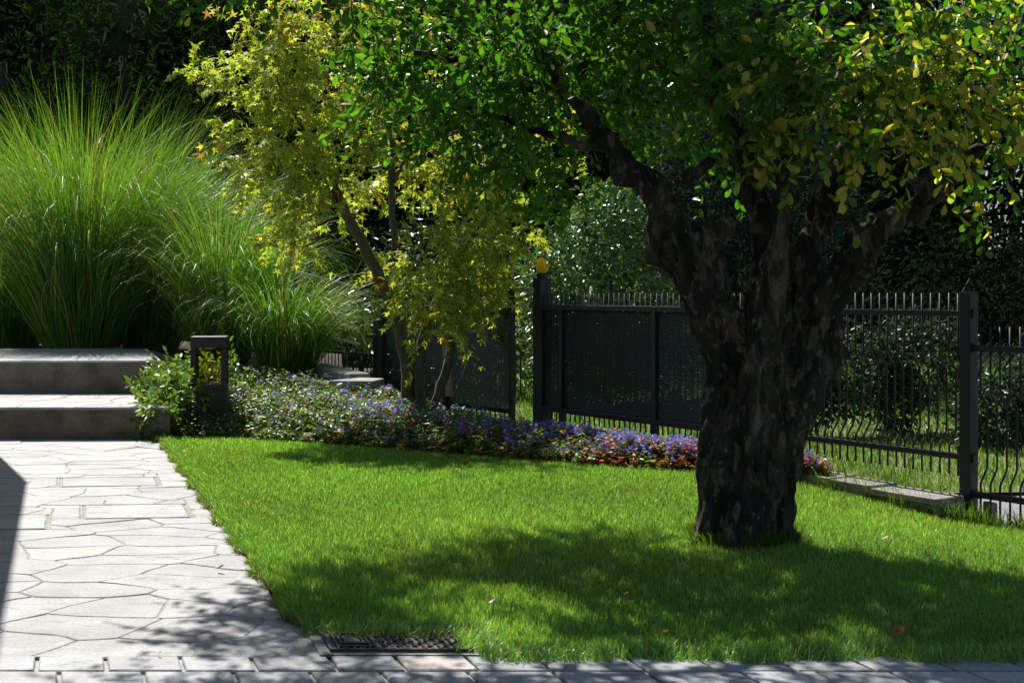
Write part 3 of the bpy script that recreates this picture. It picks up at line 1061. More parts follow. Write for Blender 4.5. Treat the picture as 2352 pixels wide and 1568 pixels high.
for nm, pts in limbs.items():
    P = spline([(*(at(x, y, TD + dd_ * K)), r * K) for x, y, r, dd_ in pts], max(8, len(pts) * 6))
    tb.tube(P[:, :3] - TO, np.maximum(P[:, 3], .008), 14)
me = tb.mesh('trunk', M['bark'])
ob = bpy.data.objects.new('tmp_trunk', me); COL.objects.link(ob)
md = ob.modifiers.new('r', 'REMESH'); md.mode = 'VOXEL'; md.voxel_size = .0095
md2 = ob.modifiers.new('s', 'SMOOTH'); md2.factor = .5; md2.iterations = 4
dg = bpy.context.evaluated_depsgraph_get()
me2 = bpy.data.meshes.new_from_object(ob.evaluated_get(dg)); me2.name = 'trunk'
bpy.data.objects.remove(ob)
n = len(me2.vertices)
co_ = np.zeros(n * 3, np.float32); me2.vertices.foreach_get('co', co_); co_ = co_.reshape(-1, 3)
no_ = np.zeros(n * 3, np.float32); me2.vertices.foreach_get('normal', no_); no_ = no_.reshape(-1, 3)
dsp = np.zeros(n)
for i in range(n):
    x, y, z = map(float, co_[i])
    tw = z * .9
    q = Vector((x * 9 + math.sin(tw) * .6, y * 9, z * 2.1))
    rdg = 1 - abs(noise.noise(q)) * 2.0
    q2 = Vector((x * 24, y * 24, z * 7))
    wgt = 1.0 if z < 1.3 else max(.3, 1.3 - (z - 1.3) * .9)
    fl = 1 - abs(noise.noise(Vector((x * 5.5 + z * .5, y * 5.5 + 3, z * .9)))) * 2.2
    rd3 = 1 - abs(noise.noise(Vector((x * 17 + z, y * 17, z * 5 + 4)))) * 2.6
    dsp[i] = wgt * (.030 * (rdg - .55) + .052 * (fl - .55) + .016 * (rd3 - .4) + .007 * noise.noise(q2) + .016 * noise.noise(Vector((x * 4, y * 4, z * 4 + 9)))
                    + .016 * (1 - abs(noise.noise(q2 * .55)) * 2.4 - .4))
dsp -= .016 * np.clip(1.25 - np.maximum(0, co_[:, 2] - 1.0) * .8, .2, 1)
co_ += no_ * dsp[:, None].astype(np.float32)
me2.vertices.foreach_set('co', co_.ravel())
me2.update()
if not me2.materials: me2.materials.append(M['bark'])
for p in me2.polygons: p.use_smooth = True
add('trunk', me2, tr)

# thinner boughs
boughs = [
    [(1570, 425, 17, 30), (1610, 385, 14, 20), (1660, 350, 11, 10), (1730, 322, 8, 0), (1800, 290, 5, -10)],
    [(1400, 335, 17, 40), (1330, 330, 12, 60), (1250, 300, 9, 90), (1150, 270, 7, 110), (1050, 240, 5, 120)],
    [(1300, 215, 15, 50), (1200, 190, 11, 20), (1080, 150, 8, -20), (950, 120, 6, -60)],
    [(1690, 290, 16, 60), (1600, 200, 12, 120), (1500, 130, 9, 170), (1400, 70, 6, 200)],
    [(1850, 180, 18, 0), (1930, 110, 12, -60), (2020, 60, 9, -110), (2120, 20, 6, -150)],
    [(1950, 340, 16, 100), (2050, 310, 11, 60), (2140, 260, 8, 20), (2230, 200, 5, -10)],
    [(2195, 375, 18, -80), (2240, 350, 12, -120), (2290, 345, 8, -150), (2340, 360, 6, -160)],
    [(2125, 450, 16, -60), (2090, 390, 11, -110), (2050, 340, 8, -150), (2000, 310, 5, -170)],
    [(1080, -80, 14, -20), (900, -120, 10, -60), (700, -110, 8, -90), (560, -100, 5, -110)],
    [(1910, -120, 14, 20), (1800, -260, 10, -60), (1600, -330, 7, -150)],
    [(2110, 20, 14, 130), (2200, -160, 10, 60), (2350, -300, 7, -40)],
    [(1615, -20, 13, 80), (1400, -200, 9, 150), (1150, -280, 6, 200)],
]
for pts in boughs:
    P = spline([(*(at(x, y, TD + dd_ * K)), r * K) for x, y, r, dd_ in pts], 20)
    P[1:-1, :3] += rng.normal(0, .008, (18, 3))
    MB().tube(P[:, :3] - TO, P[:, 3], 8, .1).build('branch', M['bark'], tr, smooth=True)


def sprays(centres, radii, counts, L=(.22, .42), nl=(10, 17), size=(.05, .075), droop=.35, flat=.5):
    """leafy twigs round cluster centres -> leaf arrays and twig lines"""
    P, D, N, S, src, TW = [], [], [], [], [], []
    for ci, (c, r, k) in enumerate(zip(centres, radii, counts)):
        for _ in range(k):
            o_ = rng.normal(size=3); o_ *= np.array(r) * rng.uniform(.15, 1) ** .5 / (np.linalg.norm(o_) + 1e-6)
            p = np.array(c) + o_
            d = unit(o_ / np.array(r) + rng.normal(0, .7, 3) + np.array((0, 0, -.25)))
            l = rng.uniform(*L); m = int(rng.integers(*nl))
            tt = np.linspace(.12, 1, m)
            pts = p + d * (tt * l)[:, None] + np.array((0, 0, -1.0)) * (droop * l * tt ** 2)[:, None]
            side = unit(np.cross(d, rng.normal(size=3)))
            sg = np.where(np.arange(m) % 2 == 0, 1, -1)[:, None]
            ld = unit(d * .55 + side * sg * .9 + rng.normal(0, .35, (m, 3)) + np.array((0, 0, -.35)))
            nn = unit(np.array((0, 0, 1.0)) * flat + rng.normal(0, .55, (m, 3)))
            P.append(pts); D.append(ld); N.append(nn); S.append(rng.uniform(*size, m)); src.append(np.full(m, ci))
            TW.append((p, p + d * l + np.array((0, 0, -droop * l))))
    return np.vstack(P), np.vstack(D), np.vstack(N), np.concatenate(S), np.concatenate(src), TW


def twig_mesh(TW, off, r=.003, mat=None):
    a = np.array([t_[0] for t_ in TW]); b = np.array([t_[1] for t_ in TW])
    d = unit(b - a); u = unit(np.cross(d, np.array((.3, .5, .8)))); v = np.cross(d, u)
    n = len(a); ring_ = []
    for base, rr in ((a, r), ((a + b) / 2 + np.array((0, 0, .02)), r * .8), (b, r * .4)):
        for k in range(3):
            an = 2 * PI * k / 3
            ring_.append(base + (u * math.cos(an) + v * math.sin(an)) * rr)
    V = np.stack(ring_, 1) - off
    q = np.array([(i * 3 + k, i * 3 + (k + 1) % 3, i * 3 + 3 + (k + 1) % 3, i * 3 + 3 + k) for i in range(2) for k in range(3)])
    return mesh_np('twigs', V.reshape(-1, 3), [(q[None] + (np.arange(n) * 9)[:, None, None]).reshape(-1, 4)], mat or M['twig'])


# crown clusters: x, y, distance, radius, twigs, yellow share
CL = [
    (880, 50, 6.3, .22, 14, 0), (940, 130, 6.5, .24, 22, 0), (960, 230, 6.6, .22, 20, 0), (1040, 60, 6.4, .26, 26, 0), (1060, 190, 6.6, .26, 28, 0), (1060, 310, 6.9, .20, 14, 0),
    (1150, 100, 6.7, .28, 30, 0), (1150, 240, 6.7, .25, 28, 0), (1150, 350, 7.0, .18, 12, 0), (1240, 50, 6.6, .28, 28, 0), (1250, 170, 6.8, .25, 26, 0), (1240, 300, 7.1, .22, 16, 0), (1240, 400, 7.1, .12, 6, 0), (1300, 360, 7.2, .14, 6, 0),
    (1340, 90, 6.8, .28, 28, 0), (1370, 200, 7.2, .22, 18, 0), (1440, 60, 7.0, .28, 28, 0), (1440, 180, 7.4, .24, 20, 0), (1480, 300, 7.5, .16, 8, 0),
    (1540, 80, 6.6, .26, 26, 0), (1540, 200, 7.2, .22, 18, 0), (1600, 330, 7.3, .14, 8, 0), (1630, 120, 6.4, .24, 22, .03), (1640, 30, 6.9, .26, 24, 0), (1700, 200, 6.2, .20, 16, .1),
    (1740, 60, 6.5, .26, 26, .03), (1760, 170, 6.1, .20, 18, .08), (1800, 240, 6.0, .13, 8, .5), (1730, 300, 5.9, .06, 3, .95), (1850, 50, 6.3, .24, 22, .05), (1880, 160, 6.0, .20, 18, .1), (1900, 240, 5.9, .14, 9, .35),
    (1960, 60, 6.4, .24, 22, .08), (1970, 180, 5.9, .18, 16, .3), (1990, 270, 5.7, .16, 12, .85), (2060, 320, 5.7, .13, 9, .95), (2080, 230, 5.8, .18, 14, .7), (2060, 100, 6.0, .22, 20, .35), (2130, 20, 5.9, .22, 18, .3),
    (2130, 130, 5.7, .18, 14, .6), (2160, 260, 5.6, .16, 10, .8), (2120, 350, 5.7, .08, 4, .9), (2210, 200, 5.7, .18, 14, .7), (2220, 60, 5.8, .22, 18, .35), (2260, 280, 5.7, .14, 8, .85), (2290, 130, 5.8, .22, 18, .4), (2300, 240, 5.8, .19, 14, .6),
    (2330, 30, 6.0, .24, 20, .2), (2350, 300, 5.9, .15, 9, .5), (2290, 360, 5.9, .10, 4, .3), (2240, 420, 5.9, .06, 2, .2), (2400, 150, 6.0, .3, 26, .3), (2430, 330, 6.0, .25, 16, .3),
    (630, 15, 6.0, .08, 3, 0), (700, -30, 6.0, .12, 4, 0), (790, -20, 6.1, .16, 6, 0),
]
cents, rads, cnts, yel = [], [], [], []
for x, y, d, r, k, yl in CL:
    if x > 1950 and y > 190: y -= 48; k = max(2, int(k * .85))
    cents.append(at(x, y, d)); rads.append((r, r * 1.1, r * .8)); cnts.append(k if x < 1950 or y > 160 else int(k * .65)); yel.append(yl)
# the dome above the frame, spread so that it shades the same stretch of lawn and paving
SH = np.array((math.sin(SUN_AZ), -math.cos(SUN_AZ))) / math.tan(SUN_EL)
shade = [tuple(gnd(x, y)[:2]) for x, y in ((600, 1395), (700, 1345), (950, 1285), (1080, 1290), (1250, 1250), (1500, 1245), (1640, 1275), (1850, 1270), (2050, 1310), (2352, 1350), (2600, 1400), (2900, 1900), (420, 1900), (380, 1560), (430, 1460))]
lit = [(gnd(x, y)[:2], r) for x, y, r in ((1180, 1440, .20), (1420, 1420, .15), (1500, 1475, .14), (1740, 1430, .21), (1960, 1450, .16), (2150, 1420, .14), (1090, 1395, .12), (1000, 1545, .10), (1330, 1545, .10), (620, 1545, .12), (1650, 1545, .10), (2050, 1550, .12))]
dome = 0
while dome < 430:
    g_ = rng.uniform((-1.8, 3.2), (3.0, 7.0))
    if not in_poly(np.array([g_[0]]), np.array([g_[1]]), shade)[0]: continue
    if any(np.linalg.norm((g_ - p) * (1, .8)) < r * 1.25 + .17 for p, r in lit): continue
    z = rng.uniform(2.85, 4.25)
    c = np.array((*(g_ - SH * z), z))
    top_at = EYE + (673 / F) * c[1]
    if z - (.24 if c[0] > -.4 else .42) < top_at: continue
    if c[0] > 1.2 and c[1] < 7.0: continue
    cents.append(c); rads.append((.2, .2, .16)); cnts.append(6); yel.append(.06); dome += 1
# fill towards the right, away from the picture
for _ in range(40):
    c = rng.uniform((2.9, 5.6, 2.9), (4.2, 8.4, 4.1)); cents.append(c); rads.append((.36, .36, .26)); cnts.append(14); yel.append(.1)
P, D, N, S, src, TW = sprays(cents, rads, cnts, (.20, .38), size=(.042, .070))
yl = np.array(yel)[src] * .85 > rng.uniform(size=len(P))
C = hsv_jit((0.080, 0.180, 0.022), len(P), .24, .07)
Cy = hsv_jit((0.58, 0.46, 0.09), len(P), .22, .08)
mixy = rng.uniform(.0, .5, (len(P), 1))
Cy = Cy * (1 - mixy) + np.array((.16, .22, .03)) * mixy
C = np.where(yl[:, None], Cy, C)
S = S * np.where(yl, 1.06, 1.0)
# leaves closest to the camera and in view become leaves of their own
sx = P[:, 0] / P[:, 1] * F + 1176; sy = 673 - (P[:, 2] - EYE) / P[:, 1] * F
vis = (sx > 0) & (sx < 2352) & (sy > 10) & (sy < 640)
score = np.where(vis, P[:, 1] - .5 * yl - .00035 * sy, 99)
pick = np.argsort(score)[:280]
rest = np.ones(len(P), bool); rest[pick] = False
crown = add('crown', leaves_mesh('crown', P[rest] - TO, D[rest], N[rest], S[rest], C[rest], M['bigleaf'], LEAF_OV, OV_F, curl=rng.uniform(0, .25, rest.sum())), tr)
crown['kind'] = 'stuff'
tw = add('twigs', twig_mesh(TW, TO), tr); tw['kind'] = 'stuff'
lm = {}
for i in pick:
    key = (bool(yl[i]), int(rng.integers(0, 4)))
    if key not in lm:
        c_ = C[i][None]
        lm[key] = leaves_mesh('leaf', np.zeros((1, 3)), np.array([(0, 1.0, 0)]), np.array([(0, 0, 1.0)]), [1.0], c_, M['bigleaf'], LEAF_OV, OV_F, curl=[rng.uniform(.05, .3)])
    o = add('leaf', lm[key], crown)
    d = unit(D[i]); x_ = unit(np.cross(d, N[i])); n_ = np.cross(x_, d)
    m_ = Matrix(((x_[0], d[0], n_[0]), (x_[1], d[1], n_[1]), (x_[2], d[2], n_[2]))).to_4x4()
    o.matrix_local = Matrix.Translation(Vector(P[i] - TO)) @ m_ @ Matrix.Diagonal((S[i], S[i], S[i], 1))

# ------------------------------------------------------------------ maple
MD = 12.0
mt_ = empty('maple_tree', at(960, 895, MD)); tag(mt_, 'multi-stemmed maple with pale yellow-green star leaves in the flower bed', 'tree')
MO = np.array(mt_.location); K2 = MD / F
stems = [
    [(945, 1000, 22, 0), (938, 890, 20, 0), (925, 780, 18, 0), (895, 690, 17, 0), (850, 590, 16, 5), (800, 500, 14, 10), (750, 430, 12, 10), (715, 385, 9, 10), (650, 330, 6, 20), (590, 300, 4, 30)],
    [(968, 1000, 18, -10), (965, 880, 15, -10), (968, 790, 13, -10), (985, 730, 11, -20), (1020, 660, 8, -40), (1060, 590, 6, -60), (1100, 520, 4, -80)],
    [(1000, 990, 20, -20), (1010, 900, 15, -20), (1030, 830, 12, -20), (1038, 760, 11, -10), (1040, 680, 9, 0), (1070, 590, 7, 10), (1110, 480, 5, 20), (1150, 360, 3, 30)],
    [(955, 1000, 14, 40), (925, 760, 10, 50), (908, 620, 9, 55), (902, 500, 9, 55), (898, 400, 10, 50), (900, 310, 8, 45), (880, 200, 6, 40), (850, 80, 4, 30)],
    [(800, 500, 10, 10), (770, 420, 8, -10), (720, 340, 6, -30), (670, 250, 4, -40), (620, 150, 3, -40)],
    [(905, 420, 7, 50), (930, 370, 5, 40), (980, 330, 4, 20), (1050, 300, 3, 0)],
    [(905, 400, 7, 50), (850, 340, 5, 60), (800, 260, 4, 60), (740, 160, 3, 50)],
    [(965, 615, 5, -20), (1020, 615, 6, -20), (1065, 600, 5, -10)],
]
for i, pts in enumerate(stems):
    P_ = spline([(*(at(x, y, MD + dd_ * K2)), r * K2 * .82) for x, y, r, dd_ in pts], 30)
    P_[1:-1, :3] += rng.normal(0, .006, (28, 3))
    MB().tube(P_[:, :3] - MO, P_[:, 3], 10, .06).build('trunk' if i < 4 else 'branch', M['bark2'], mt_, smooth=True)
MC = [
    (560, 180, 12.0, .22, 20), (620, 110, 12.0, .22, 22), (560, 300, 11.8, .20, 20), (590, 380, 11.7, .18, 16), (640, 220, 11.9, .28, 34), (650, 330, 11.7, .26, 30), (700, 120, 12.1, .28, 34), (720, 240, 11.9, .30, 38), (660, 440, 11.6, .18, 18), (720, 380, 11.6, .24, 26),
    (690, 520, 11.6, .20, 18), (640, 540, 11.6, .12, 8), (780, 160, 12.2, .28, 34), (800, 300, 12.0, .30, 36), (820, 60, 12.4, .3, 30), (860, 200, 12.2, .28, 30), (780, 450, 12.3, .2, 16), (850, 400, 12.5, .22, 20), (920, 300, 12.4, .26, 24), (900, 120, 12.5, .26, 20),
    (960, 420, 12.5, .2, 16), (1010, 360, 12.3, .22, 22), (1080, 330, 12.3, .22, 20), (1040, 450, 12.0, .2, 20), (1100, 430, 11.9, .22, 26), (1110, 540, 11.8, .22, 28), (1160, 480, 11.9, .16, 14), (1180, 550, 12.0, .12, 8), (1090, 640, 11.7, .2, 24), (1010, 650, 11.6, .2, 24), (960, 620, 11.7, .16, 16), (1030, 720, 11.6, .17, 18), (960, 690, 11.6, .12, 8), (1110, 690, 11.8, .15, 12), (1170, 640, 11.9, .08, 5),
    (880, 590, 12.2, .12, 7), (945, 770, 11.8, .05, 3), (985, 745, 11.8, .06, 3), (560, 50, 12.2, .12, 6), (520, 130, 12.2, .12, 5), (440, 155, 12.1, .07, 3), (500, 155, 12.1, .06, 3), (620, 20, 12.3, .2, 10), (720, 20, 12.3, .26, 20), (590, 480, 11.8, .08, 4), (1230, 440, 12.0, .06, 3), (1120, 600, 11.7, .17, 15), (1060, 540, 11.7, .2, 18), (1150, 420, 11.9, .2, 16), (1180, 350, 12.1, .2, 14), (1050, 600, 11.6, .18, 14), (950, 580, 11.7, .15, 8), (1080, 710, 11.7, .12, 8), (1330, 340, 12.4, .08, 4), (1250, 250, 12.5, .2, 12),
    (830, -40, 12.3, .3, 20), (950, 0, 12.5, .3, 18), (640, -60, 12.3, .3, 16), (1100, 150, 12.6, .3, 16),
]
cents = [at(x, y, d) for x, y, d, r, k in MC]; rads = [(r, r * 1.3, r * .8) for *_, r, k in MC]; cnts = [max(2, int(k * 1.0)) for *_, k in MC]
P, D, N, S, src, TW = sprays(cents, rads, cnts, (.18, .34), (8, 13), (.062, .098), .3, 1.2)
D = unit(D + np.array((0, 0, -.3)))
C = hsv_jit((0.42, 0.49, 0.10), len(P), .25, .06)
org = rng.uniform(size=len(P)) < .02 + .08 * (P[:, 2] > 3.4)
C[org] = hsv_jit((0.42, 0.22, 0.08), org.sum(), .2)
sy = 673 - (P[:, 2] - EYE) / P[:, 1] * F; sx = P[:, 0] / P[:, 1] * F + 1176
score = np.where((sy > 20) & (sy < 900) & (sx < 1180), P[:, 1] - 3 * S, 99)
pick = np.argsort(score)[:220]
rest = np.ones(len(P), bool); rest[pick] = False
mcrown = o = add('crown', leaves_mesh('crown', P[rest] - MO, D[rest], N[rest], S[rest], C[rest], M['maple'], LEAF_ST, STAR_F), mt_); o['kind'] = 'stuff'
o = add('twigs', twig_mesh(TW, MO, .0025), mt_); o['kind'] = 'stuff'
lm = [leaves_mesh('leaf', np.zeros((1, 3)), np.array([(0, 1.0, 0)]), np.array([(0, 0, 1.0)]), [1.0], C[pick[k]][None], M['maple'], LEAF_ST, STAR_F) for k in range(5)]
for i in pick:
    o = add('leaf', lm[int(rng.integers(0, 5))], mcrown)
    d = unit(D[i]); x_ = unit(np.cross(d, N[i])); n_ = np.cross(x_, d)
    m_ = Matrix(((x_[0], d[0], n_[0]), (x_[1], d[1], n_[1]), (x_[2], d[2], n_[2]))).to_4x4()
    o.matrix_local = Matrix.Translation(Vector(P[i] - MO)) @ m_ @ Matrix.Diagonal((S[i], S[i], S[i], 1))

# ------------------------------------------------------------------ tall grasses
def tall_grass(px, py, d, H, nb_, rad, label, lean_x=0.0, spread=.32, droop=1.5, w_=.011, dry=.055):
    c = at(px, py, d)
    z = bed_z(c[0], c[1]) - .02
    root = empty('ornamental_grass', (c[0], c[1], z))
    tag(root, label, 'grass plant', 'tall ornamental grasses in the raised bed')
    for part, nn in (('blades', nb_), ('dry_blades', int(nb_ * dry))):
        a = rng.uniform(0, 2 * PI, nn); rr = rad * np.sqrt(rng.uniform(0, 1, nn))
        P = np.c_[rr * np.cos(a), rr * np.sin(a), np.zeros(nn)]
        az = a + rng.normal(0, .5, nn)
        h = H * rng.beta(5, 1.8, nn) * 1.2
        ln = np.abs(rng.normal(.02, .12, nn)) + spread * (rr / rad) * .62
        dr = np.abs(rng.normal(droop * 1.45, .7, nn)) * (.5 + .6 * rr / rad)
        brk = rng.uniform(size=nn) < .06
        dr[brk] += 1.2; ln[brk] += .25
        # push everything sideways a little for plants that lean over
        hd = np.c_[np.cos(az), np.sin(az)] * np.sin(ln)[:, None] + np.array((lean_x, 0))
        az = np.arctan2(hd[:, 1], hd[:, 0]); ln = np.arcsin(np.clip(np.hypot(hd[:, 0], hd[:, 1]), 0, .95))
        if part == 'blades':
            C = hsv_jit((0.115, 0.25, 0.036), nn, .26, .08)
        else:
            C = hsv_jit((0.34, 0.24, 0.08), nn, .25, .06)
        V, pol, cc = blades(P, h, rng.uniform(.7, 1.25, nn) * w_, az, ln, 9, C, dr, 2.6)
        # tips yellow
        k = 19
        tt = np.tile(np.r_[np.repeat(np.linspace(0, 1, 10)[:9], 2), 1.0], nn)[:, None]
        cc = cc * (1 + tt ** 2 * np.array((.55, .3, .15)))
        o = add(part, mesh_np(part, V, pol, M['tallgrass'], np.clip(cc, 0, 1)), root)
        o['kind'] = 'stuff'


tall_grass(190, 790, 16.0, 3.05, 3600, .40, 'largest tall green grass clump, directly behind the upper step', 0.0, .40, .95)
tall_grass(10, 770, 17.4, 2.9, 2000, .42, 'tall grass clump at the left picture edge behind the largest clump', -.02, .45, 1.0)
tall_grass(345, 785, 16.9, 2.85, 2500, .33, 'dark-based tall grass clump leaning right, behind the end of the steps', .08, .42, 1.2)
tall_grass(515, 830, 15.1, 2.1, 1700, .25, 'upright mid-height grass clump right behind the bollard light', .04, .36, 1.3)
tall_grass(655, 850, 14.2, 1.4, 1400, .24, 'smallest fountain-like grass clump, arching toward the maple', .10, .55, 1.7)

# ------------------------------------------------------------------ flowers
nS = 6600
t_ = rng.uniform(0, 1, nS); s_ = rng.uniform(-.02, 1, nS) ** .85
s_ = np.nan_to_num(s_, nan=0.0)
fr = spline(np.c_[front, np.zeros(len(front))], 200); bk = spline(backl, 200)
ti = (t_ * 199).astype(int)
base = fr[ti] * (1 - s_[:, None]) + bk[ti] * s_[:, None]
hgt = np.interp(base[:, 0], [-3.3, -2.6, -1.5, -.4, .4, 1.2, 2.0], [.30, .24, .19, .17, .155, .16, .14])
hgt = hgt * rng.uniform(.45, 1.12, nS) * np.clip(.45 + s_ * 3, .45, 1)
clump = np.array([noise.noise(Vector((x * 2.2, y * 2.2, 0))) for x, y in base[:, :2]])
hgt *= 1 + .35 * clump
keep = ~((np.abs(base[:, 0] - bl[0]) < .16) & (np.abs(base[:, 1] - bl[1]) < .16))
base, hgt, t_, s_, clump = base[keep], hgt[keep], t_[keep], s_[keep], clump[keep]
nS = len(base)
# plants spilling round the end of the steps
LP, LD, LN, LS, LC = [], [], [], [], []
FP, FDr = [], []
redw = np.interp(base[:, 0], [-3.4, -1.6, -.6, .6, 1.6, 2.0], [.0, .05, .17, .36, .85, .6])
STW = []
for i in range(nS):
    m = rng.integers(7, 12)
    b = base[i]; h = hgt[i]
    lean = rng.normal(0, .22, 2)
    tt = np.linspace(.2, 1, m)
    pts = b + np.c_[lean[0] * tt * h * 1.2, lean[1] * tt * h * 1.2, tt * h]
    a = np.arange(m) * 2.4 + rng.uniform(0, 6)
    d = np.c_[np.cos(a), np.sin(a), rng.uniform(-.1, .7, m)]
    LP.append(pts); LD.append(d); LN.append(np.c_[rng.normal(0, .35, (m, 2)), np.ones(m)])
    LS.append(rng.uniform(.028, .056, m))
    red = rng.uniform() < redw[i] * (1 + 1.2 * clump[i])
    if red: c = hsv_jit((.36, .06, .04) if rng.uniform() < .5 else (.34, .20, .05), m, .3)
    else:
        c = hsv_jit((.115, .19, .035), m, .28)
    LC.append(c)
    STW.append((b, pts[-1]))
    if rng.uniform() < np.interp(b[0], [-2.4, -1.2, 0, 1.5], [.07, .16, .46, .55]) * (1 + 1.5 * clump[i]) and h > .08:
        for q in range(rng.integers(2, 6)):
            FP.append(pts[-1] + rng.normal(0, .014, 3) + (0, 0, .012)); FDr.append(rng.normal(0, .5, 3) + (0, -.25, .8))
LP, LD, LN, LS, LC = map(lambda q: np.concatenate(q), (LP, LD, LN, LS, LC))
fb = add('groundcover_flowers', leaves_mesh('groundcover_flowers', LP, LD, LN, LS, LC, M['cover'], LEAF_EL * np.array((1.25, 1, 1)), LEAF_F, curl=rng.uniform(0, .4, len(LP))))
tag(fb, 'dense green and reddish groundcover foliage between lawn and fence', 'groundcover', kind='stuff')
# five-petalled blue flowers
FP = np.array(FP); FDr = unit(np.array(FDr)); nf = len(FP)
u = unit(np.cross(FDr, rng.normal(size=(nf, 3)))); v = np.cross(FDr, u)
V = np.zeros((nf, 16, 3)); V[:, 0] = FP
rF = rng.uniform(.009, .015, nf)[:, None]
for k in range(5):
    for j, (da, rr) in enumerate(((-.5, .72), (0, 1.05), (.5, .72))):
        an = 2 * PI * k / 5 + da
        V[:, 1 + k * 3 + j] = FP + (u * math.cos(an) + v * math.sin(an)) * rF * rr + FDr * rF * .25 * rr
q = np.array([(0, 1 + k * 3, 2 + k * 3, 3 + k * 3) for k in range(5)])
fc = hsv_jit((.20, .22, .72), nf, .25, .08)
rr_ = (rng.uniform(size=nf) < np.interp(FP[:, 0], [-1, .5, 2], [0, .05, .2]))
fc[rr_] = hsv_jit((.55, .22, .36), rr_.sum(), .2)
fl = add('blue_flowers', mesh_np('blue_flowers', V.reshape(-1, 3), [(q[None] + (np.arange(nf) * 16)[:, None, None]).reshape(-1, 4)], M['petal'], np.repeat(fc, 16, 0)))
tag(fl, 'small blue five-petalled flowers scattered over the groundcover', 'flowers', kind='stuff')
st_ = add('flower_stems', twig_mesh(STW, np.zeros(3), .0018)); tag(st_, 'thin reddish stems inside the flower bed groundcover', 'stems', kind='stuff')

# leafy young plant spilling over the step ends
pl = empty('leafy_plant', (-3.1, 11.25, 0)); tag(pl, 'lush light green leafy plant spilling over the right ends of the steps', 'plant')
po = np.array((-3.1, 11.25, 0))
P, D, N, S, src, TW = sprays([(-3.02, 11.35, .18), (-2.95, 11.15, .10), (-3.05, 11.7, .36), (-2.85, 11.5, .30), (-3.0, 12.2, .45), (-2.75, 11.9, .40), (-2.6, 12.3, .42)], [(.17, .2, .15)] * 7, [46, 40, 46, 40, 42, 36, 30], (.10, .22), (8, 13), (.045, .078), -.4, .8)
o = add('foliage', leaves_mesh('foliage', P - po, D + np.array((0, 0, .4)), N, S, hsv_jit((.15, .25, .045), len(P), .22), M['cover'], LEAF_EL * np.array((1.2, 1, 1)), LEAF_F), pl); o['kind'] = 'stuff'
o = add('stems', twig_mesh(TW, po, .002), pl); o['kind'] = 'stuff'

# ------------------------------------------------------------------ lawn blades
def lawn_blades(n, hmin, hmax, wb, poly, xr, yr, ypow, zf, col, extra_w=True):
    X = rng.uniform(*xr, n * 2)
    Yt = rng.uniform(0, 1, n * 2) ** ypow
    Y = yr[0] + (yr[1] - yr[0]) * Yt
    ok = in_poly(X, Y, poly) & (X > -Y * .40 - .3) & ((X < Y * .40 + .3) | (rng.uniform(size=n * 2) < .4))
    X, Y = X[ok][:n], Y[ok][:n]
    m = len(X)
    Z = zf(X, Y)
    pn = np.sin(X * 1.7 + 1.3 * np.sin(Y * 1.1)) * np.sin(Y * 2.1 + X) * .5 + .5
    H = rng.uniform(hmin, hmax, m) * (.8 + .4 * pn)
    W = wb * (1 + np.clip(Y - 4.5, 0, 20) * .16) * rng.uniform(.7, 1.2, m)
    az = rng.uniform(0, 2 * PI, m)
    ln = np.abs(rng.normal(.15, .28, m)); dr = np.abs(rng.normal(.5, .4, m))
    C = hsv_jit(col, m, .30, .10) * (.85 + .3 * pn)[:, None]
    yp = np.sin(X * .9 + 2.0 + np.sin(Y * 1.7)) * np.sin(Y * 1.3 + .7 * X)
    C[:, 0] *= 1 + .15 * np.clip(yp, 0, 1)
    dryb = rng.uniform(size=m) < .05 + .05 * np.clip(yp, 0, 1)
    C[dryb] = (.22, .17, .07)
    return blades(np.c_[X, Y, Z], H, W, az, ln, 2, C, dr)


def cat_bl(*parts):
    V, q, t3, c = [], [], [], []; off = 0
    for v, pol, cc in parts:
        for p in pol:
            (q if p.shape[1] == 4 else t3).append(p + off)
        V.append(v); c.append(cc); off += len(v)
    pol = ([np.vstack(q)] if q else []) + ([np.vstack(t3)] if t3 else [])
    return np.vstack(V), pol, np.vstack(c)


LG = (0.228, 0.39, 0.075)
p1 = lawn_blades(345000, .018, .042, .0029, LAWN, (-3.2, 4.8), (4.45, 11.3), 1.35, lawn_z, LG)
# longer uneven blades and thatch along the open edges
def edge_blades(pts, n, inw, h, col, outl):
    pts = np.array(pts, float); seg = np.linalg.norm(np.diff(pts, axis=0), axis=1); cum = np.r_[0, np.cumsum(seg)]
    s_ = rng.uniform(0, cum[-1], n)
    x = np.interp(s_, cum, pts[:, 0]); y = np.interp(s_, cum, pts[:, 1])
    i = np.clip(np.searchsorted(cum, s_) - 1, 0, len(seg) - 1)
    tg = (pts[1:] - pts[:-1])[i]; tg /= np.linalg.norm(tg, axis=1)[:, None]
    nr = np.c_[tg[:, 1], -tg[:, 0]]
    wob = .018 * np.sin(s_ * 9) + .014 * np.sin(s_ * 23 + 1)
    of = rng.uniform(-inw, .02, n) + wob
    X = x + nr[:, 0] * of; Y = y + nr[:, 1] * of
    az = np.arctan2(nr[:, 1], nr[:, 0]) + rng.normal(0, .9, n)
    return blades(np.c_[X, Y, lawn_z(X, Y)], rng.uniform(*h, n), rng.uniform(.0025, .005, n) * (1 + (Y - 4.5) * .1), az, np.abs(rng.normal(outl, .3, n)), 3, hsv_jit(col, n, .25, .08), np.abs(rng.normal(.8, .4, n)))


